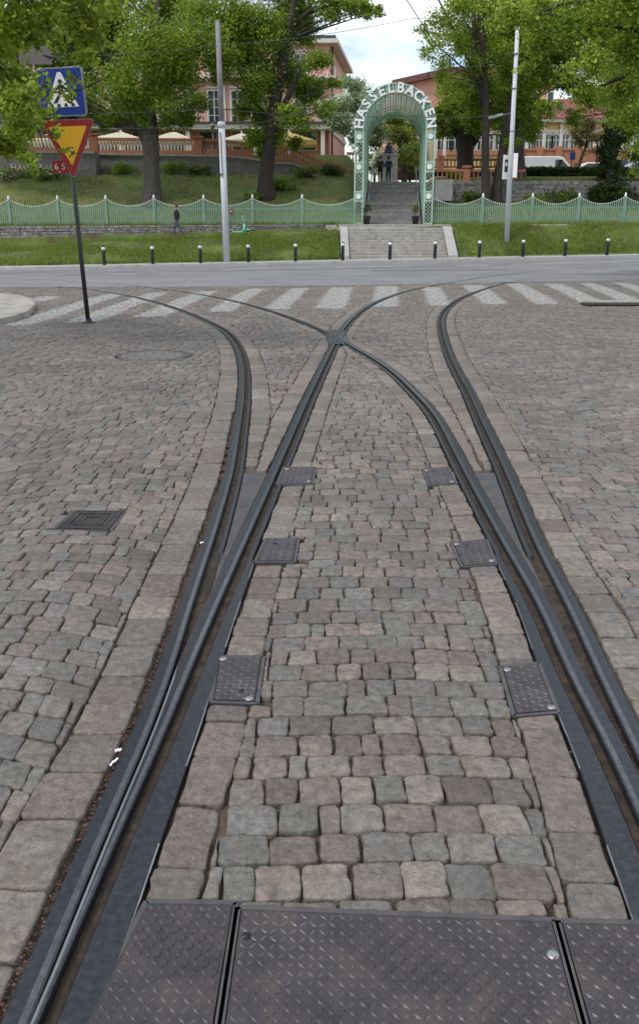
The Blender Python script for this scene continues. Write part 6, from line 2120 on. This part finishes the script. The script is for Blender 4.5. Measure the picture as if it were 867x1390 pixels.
Bn = [('pelvis', 'waist', 'jacket'), ('waist', 'chest', 'jacket'), ('chest', 'shoulders', 'jacket'), ('shoulders', 'neck', 'skin'), ('neck', 'jaw', 'skin'), ('jaw', 'head', 'skin'), ('head', 'crown', 'skin'), ('head', 'nose', 'skin'),
      ('pelvis', 'Rhip', 'jeans'), ('Rhip', 'Rknee', 'jeans'), ('Rknee', 'Rankle', 'jeans'), ('Rankle', 'Rtoe', 'rubber'), ('pelvis', 'Lhip', 'jeans'), ('Lhip', 'Lknee', 'jeans'), ('Lknee', 'Lankle', 'jeans'), ('Lankle', 'Ltoe', 'rubber'),
      ('shoulders', 'Rsh', 'jacket'), ('Rsh', 'Relb', 'jacket'), ('Relb', 'Rwr', 'jacket'), ('Rwr', 'Rpalm', 'skin'), ('shoulders', 'Lsh', 'jacket'), ('Lsh', 'Lelb', 'jacket'), ('Lelb', 'Lwr', 'jacket'), ('Lwr', 'Lpalm', 'skin')]
Jw, Bw = dict(J), list(Bn)
hand(Jw, Bw, 'R', J['Rwr'][0], J['Rpalm'][0], (0, 0, -1)); hand(Jw, Bw, 'L', J['Lwr'][0], J['Lpalm'][0], (0, 0, -1))
p = HG(241, 320, 48.9)
p = P(241.5, 319.5, 50.2); p.z = hz(p.x, 50.2)
root, body = figure('person', p, 0, 'person in black jacket and blue jeans walking left along the footpath', Jw, Bw, ('hairbrown', .25), None, 1.03, ((-.05, 0, 1.675), .105), (-1, 0))
def face(root, c, fwd, hr):
    c = Vector(c); f = Vector(fwd); r_ = f.cross(Vector((0, 0, 1)))
    for sgn in (-1, 1):
        MB().lathe([(0, -.011), (.011, 0), (0, .011)], 8, tuple(c + f * hr * .93 + r_ * .034 * sgn)).build('eye', M['hairdark'], root)
        MB().lathe([(0, -.032), (.016, -.01), (.018, .015), (0, .03)], 8, tuple(c + r_ * hr * .98 * sgn - Vector((0, 0, .01)))).build('ear', M['skin'], root)
    MB().box(tuple(c + f * hr * .90 - Vector((0, 0, .075))), (.045 if abs(f.y) > .5 else .014, .014 if abs(f.y) > .5 else .045, .010)).build('mouth', M['signred'], root)
face(root, (-.065, 0, 1.655), (-1, 0, 0), .098)

# two people standing at the top of the stairs, backs to the camera (facing +Y)
def stander(px, py, jack, trous, hair, label, rz, hairlen, bag):
    J = {'pelvis': ((0, 0, .95), (.15, .12)), 'waist': ((0, 0, 1.08), (.155, .12)), 'chest': ((0, 0, 1.30), (.185, .135)), 'shoulders': ((0, 0, 1.44), (.14, .11)), 'neck': ((0, .015, 1.52), .056), 'jaw': ((0, .035, 1.585), .07), 'head': ((0, .03, 1.66), .096), 'crown': ((0, .02, 1.70), .09), 'nose': ((0, .14, 1.625), .015)}
    for sd_, sx in (('R', 1), ('L', -1)):
        J.update({sd_ + 'hip': ((sx * .095, 0, .90), .098), sd_ + 'knee': ((sx * .105, .01, .50), .066), sd_ + 'ankle': ((sx * .11, -.01, .09), .043), sd_ + 'toe': ((sx * .125, .15, .04), .038),
                  sd_ + 'sh': ((sx * .19, 0, 1.41), .066), sd_ + 'elb': ((sx * .255, -.03, 1.13), .05), sd_ + 'wr': ((sx * .19, .16, 1.02), .036), sd_ + 'palm': ((sx * .15, .20, 1.02), .033)})
    Bs = [('pelvis', 'waist', jack), ('waist', 'chest', jack), ('chest', 'shoulders', jack), ('shoulders', 'neck', 'skin'), ('neck', 'jaw', 'skin'), ('jaw', 'head', 'skin'), ('head', 'crown', 'skin'), ('head', 'nose', 'skin')]
    for s_ in 'RL':
        Bs += [('pelvis', s_ + 'hip', trous), (s_ + 'hip', s_ + 'knee', trous), (s_ + 'knee', s_ + 'ankle', trous), (s_ + 'ankle', s_ + 'toe', 'rubber'), ('shoulders', s_ + 'sh', jack), (s_ + 'sh', s_ + 'elb', jack), (s_ + 'elb', s_ + 'wr', jack), (s_ + 'wr', s_ + 'palm', 'skin')]
    for s_ in 'RL': hand(J, Bs, s_, J[s_ + 'wr'][0], J[s_ + 'palm'][0], (0, 0, -1))
    p = P(px, py, 65.2); p.z = 4.2
    root, body = figure('person', p, rz, label, J, Bs, (hair, hairlen), None, 1.0, ((0, .025, 1.675), .103), (0, 1))
    face(root, (0, .03, 1.655), (0, 1, 0), .096)
    return p
p = stander(515.5, 248.5, 'jacket', 'trousers', 'hairdark', 'person in black seen from behind at the top of the stairs, carrying a backpack', rad(-8), .3, True)
r = empty('backpack', (p.x, p.y, p.z), 'dark backpack on the back of the left person on the stairs', 'backpack', rz=rad(-8))
MB().lathe([(.10, 0), (.15, .06), (.15, .32), (.09, .42), (0, .43)], 14, (0, 0, 0)).build('sack', M['rubber'], r)
for c in r.children: c.location = (0, -.20, 1.02); c.scale = (1, .62, 1)
for sx in (-.09, .09): MB().tube([(sx, -.19, 1.40), (sx, -.08, 1.50), (sx, .12, 1.40), (sx, .14, 1.2)], .018, 6).build('strap', M['rubber'], r)
stander(526.5, 249, 'navy', 'trousers', 'hairdark', 'person in dark blue jacket seen from behind at the top of the stairs', rad(10), 1.1, False)

# ------------------------------------------------------------------ camera, sun, sky
cam = bpy.data.cameras.new('camera')
cam.sensor_fit = 'AUTO'; cam.sensor_width = 36
cam.lens = 36 * F / 1390
cam.shift_y = -45 / 1390
cam.clip_start = .05; cam.clip_end = 3000
co = bpy.data.objects.new('camera', cam); COL.objects.link(co)
co.location = (0, 0, H); co.rotation_euler = (math.pi / 2 - TH, 0, 0)
SC.camera = co
SUN_EL, SUN_AZ = rad(52), rad(-125)     # azimuth measured from +Y towards +X
sd = bpy.data.lights.new('sun', 'SUN'); sd.energy = 1.5; sd.angle = rad(14); sd.color = (1, .965, .91)
so = bpy.data.objects.new('sun', sd); COL.objects.link(so)
dirv = Vector((math.sin(SUN_AZ) * math.cos(SUN_EL), math.cos(SUN_AZ) * math.cos(SUN_EL), math.sin(SUN_EL)))
so.rotation_euler = dirv.to_track_quat('Z', 'Y').to_euler()
so.location = dirv * 100
w = bpy.data.worlds.new('World'); SC.world = w; w.use_nodes = True
nt = w.node_tree; N, L = nt.nodes, nt.links
bg = N['Background']; bg.inputs['Strength'].default_value = .14
sky = N.new('ShaderNodeTexSky'); sky.sky_type = 'NISHITA'; sky.sun_disc = False
sky.sun_elevation = SUN_EL; sky.sun_rotation = SUN_AZ; sky.air_density = 1.0; sky.dust_density = 1.2
tc = N.new('ShaderNodeTexCoord')
mp = N.new('ShaderNodeMapping'); mp.inputs['Scale'].default_value = (1.6, 1.6, 3.6); mp.inputs['Location'].default_value = (.35, .1, .2)
L.new(tc.outputs['Generated'], mp.inputs['Vector'])
nz = N.new('ShaderNodeTexNoise'); nz.inputs['Scale'].default_value = 2.2; nz.inputs['Detail'].default_value = 9; nz.inputs['Roughness'].default_value = .56
L.new(mp.outputs['Vector'], nz.inputs['Vector'])
cr = N.new('ShaderNodeValToRGB'); cr.color_ramp.elements[0].position = .40; cr.color_ramp.elements[1].position = .62
L.new(nz.outputs['Fac'], cr.inputs['Fac'])
mx = N.new('ShaderNodeMixRGB'); mx.inputs['Color2'].default_value = (8.6, 8.7, 8.9, 1)
L.new(cr.outputs['Color'], mx.inputs['Fac']); L.new(sky.outputs['Color'], mx.inputs['Color1'])
L.new(mx.outputs['Color'], bg.inputs['Color'])
SC.view_settings.view_transform = 'Standard'; SC.view_settings.look = 'None'
SC.view_settings.exposure = 0.38; SC.view_settings.gamma = 1; SC.view_settings.use_curve_mapping = False
SC.render.engine = 'CYCLES'
SC.cycles.max_bounces = 5; SC.cycles.transparent_max_bounces = 6
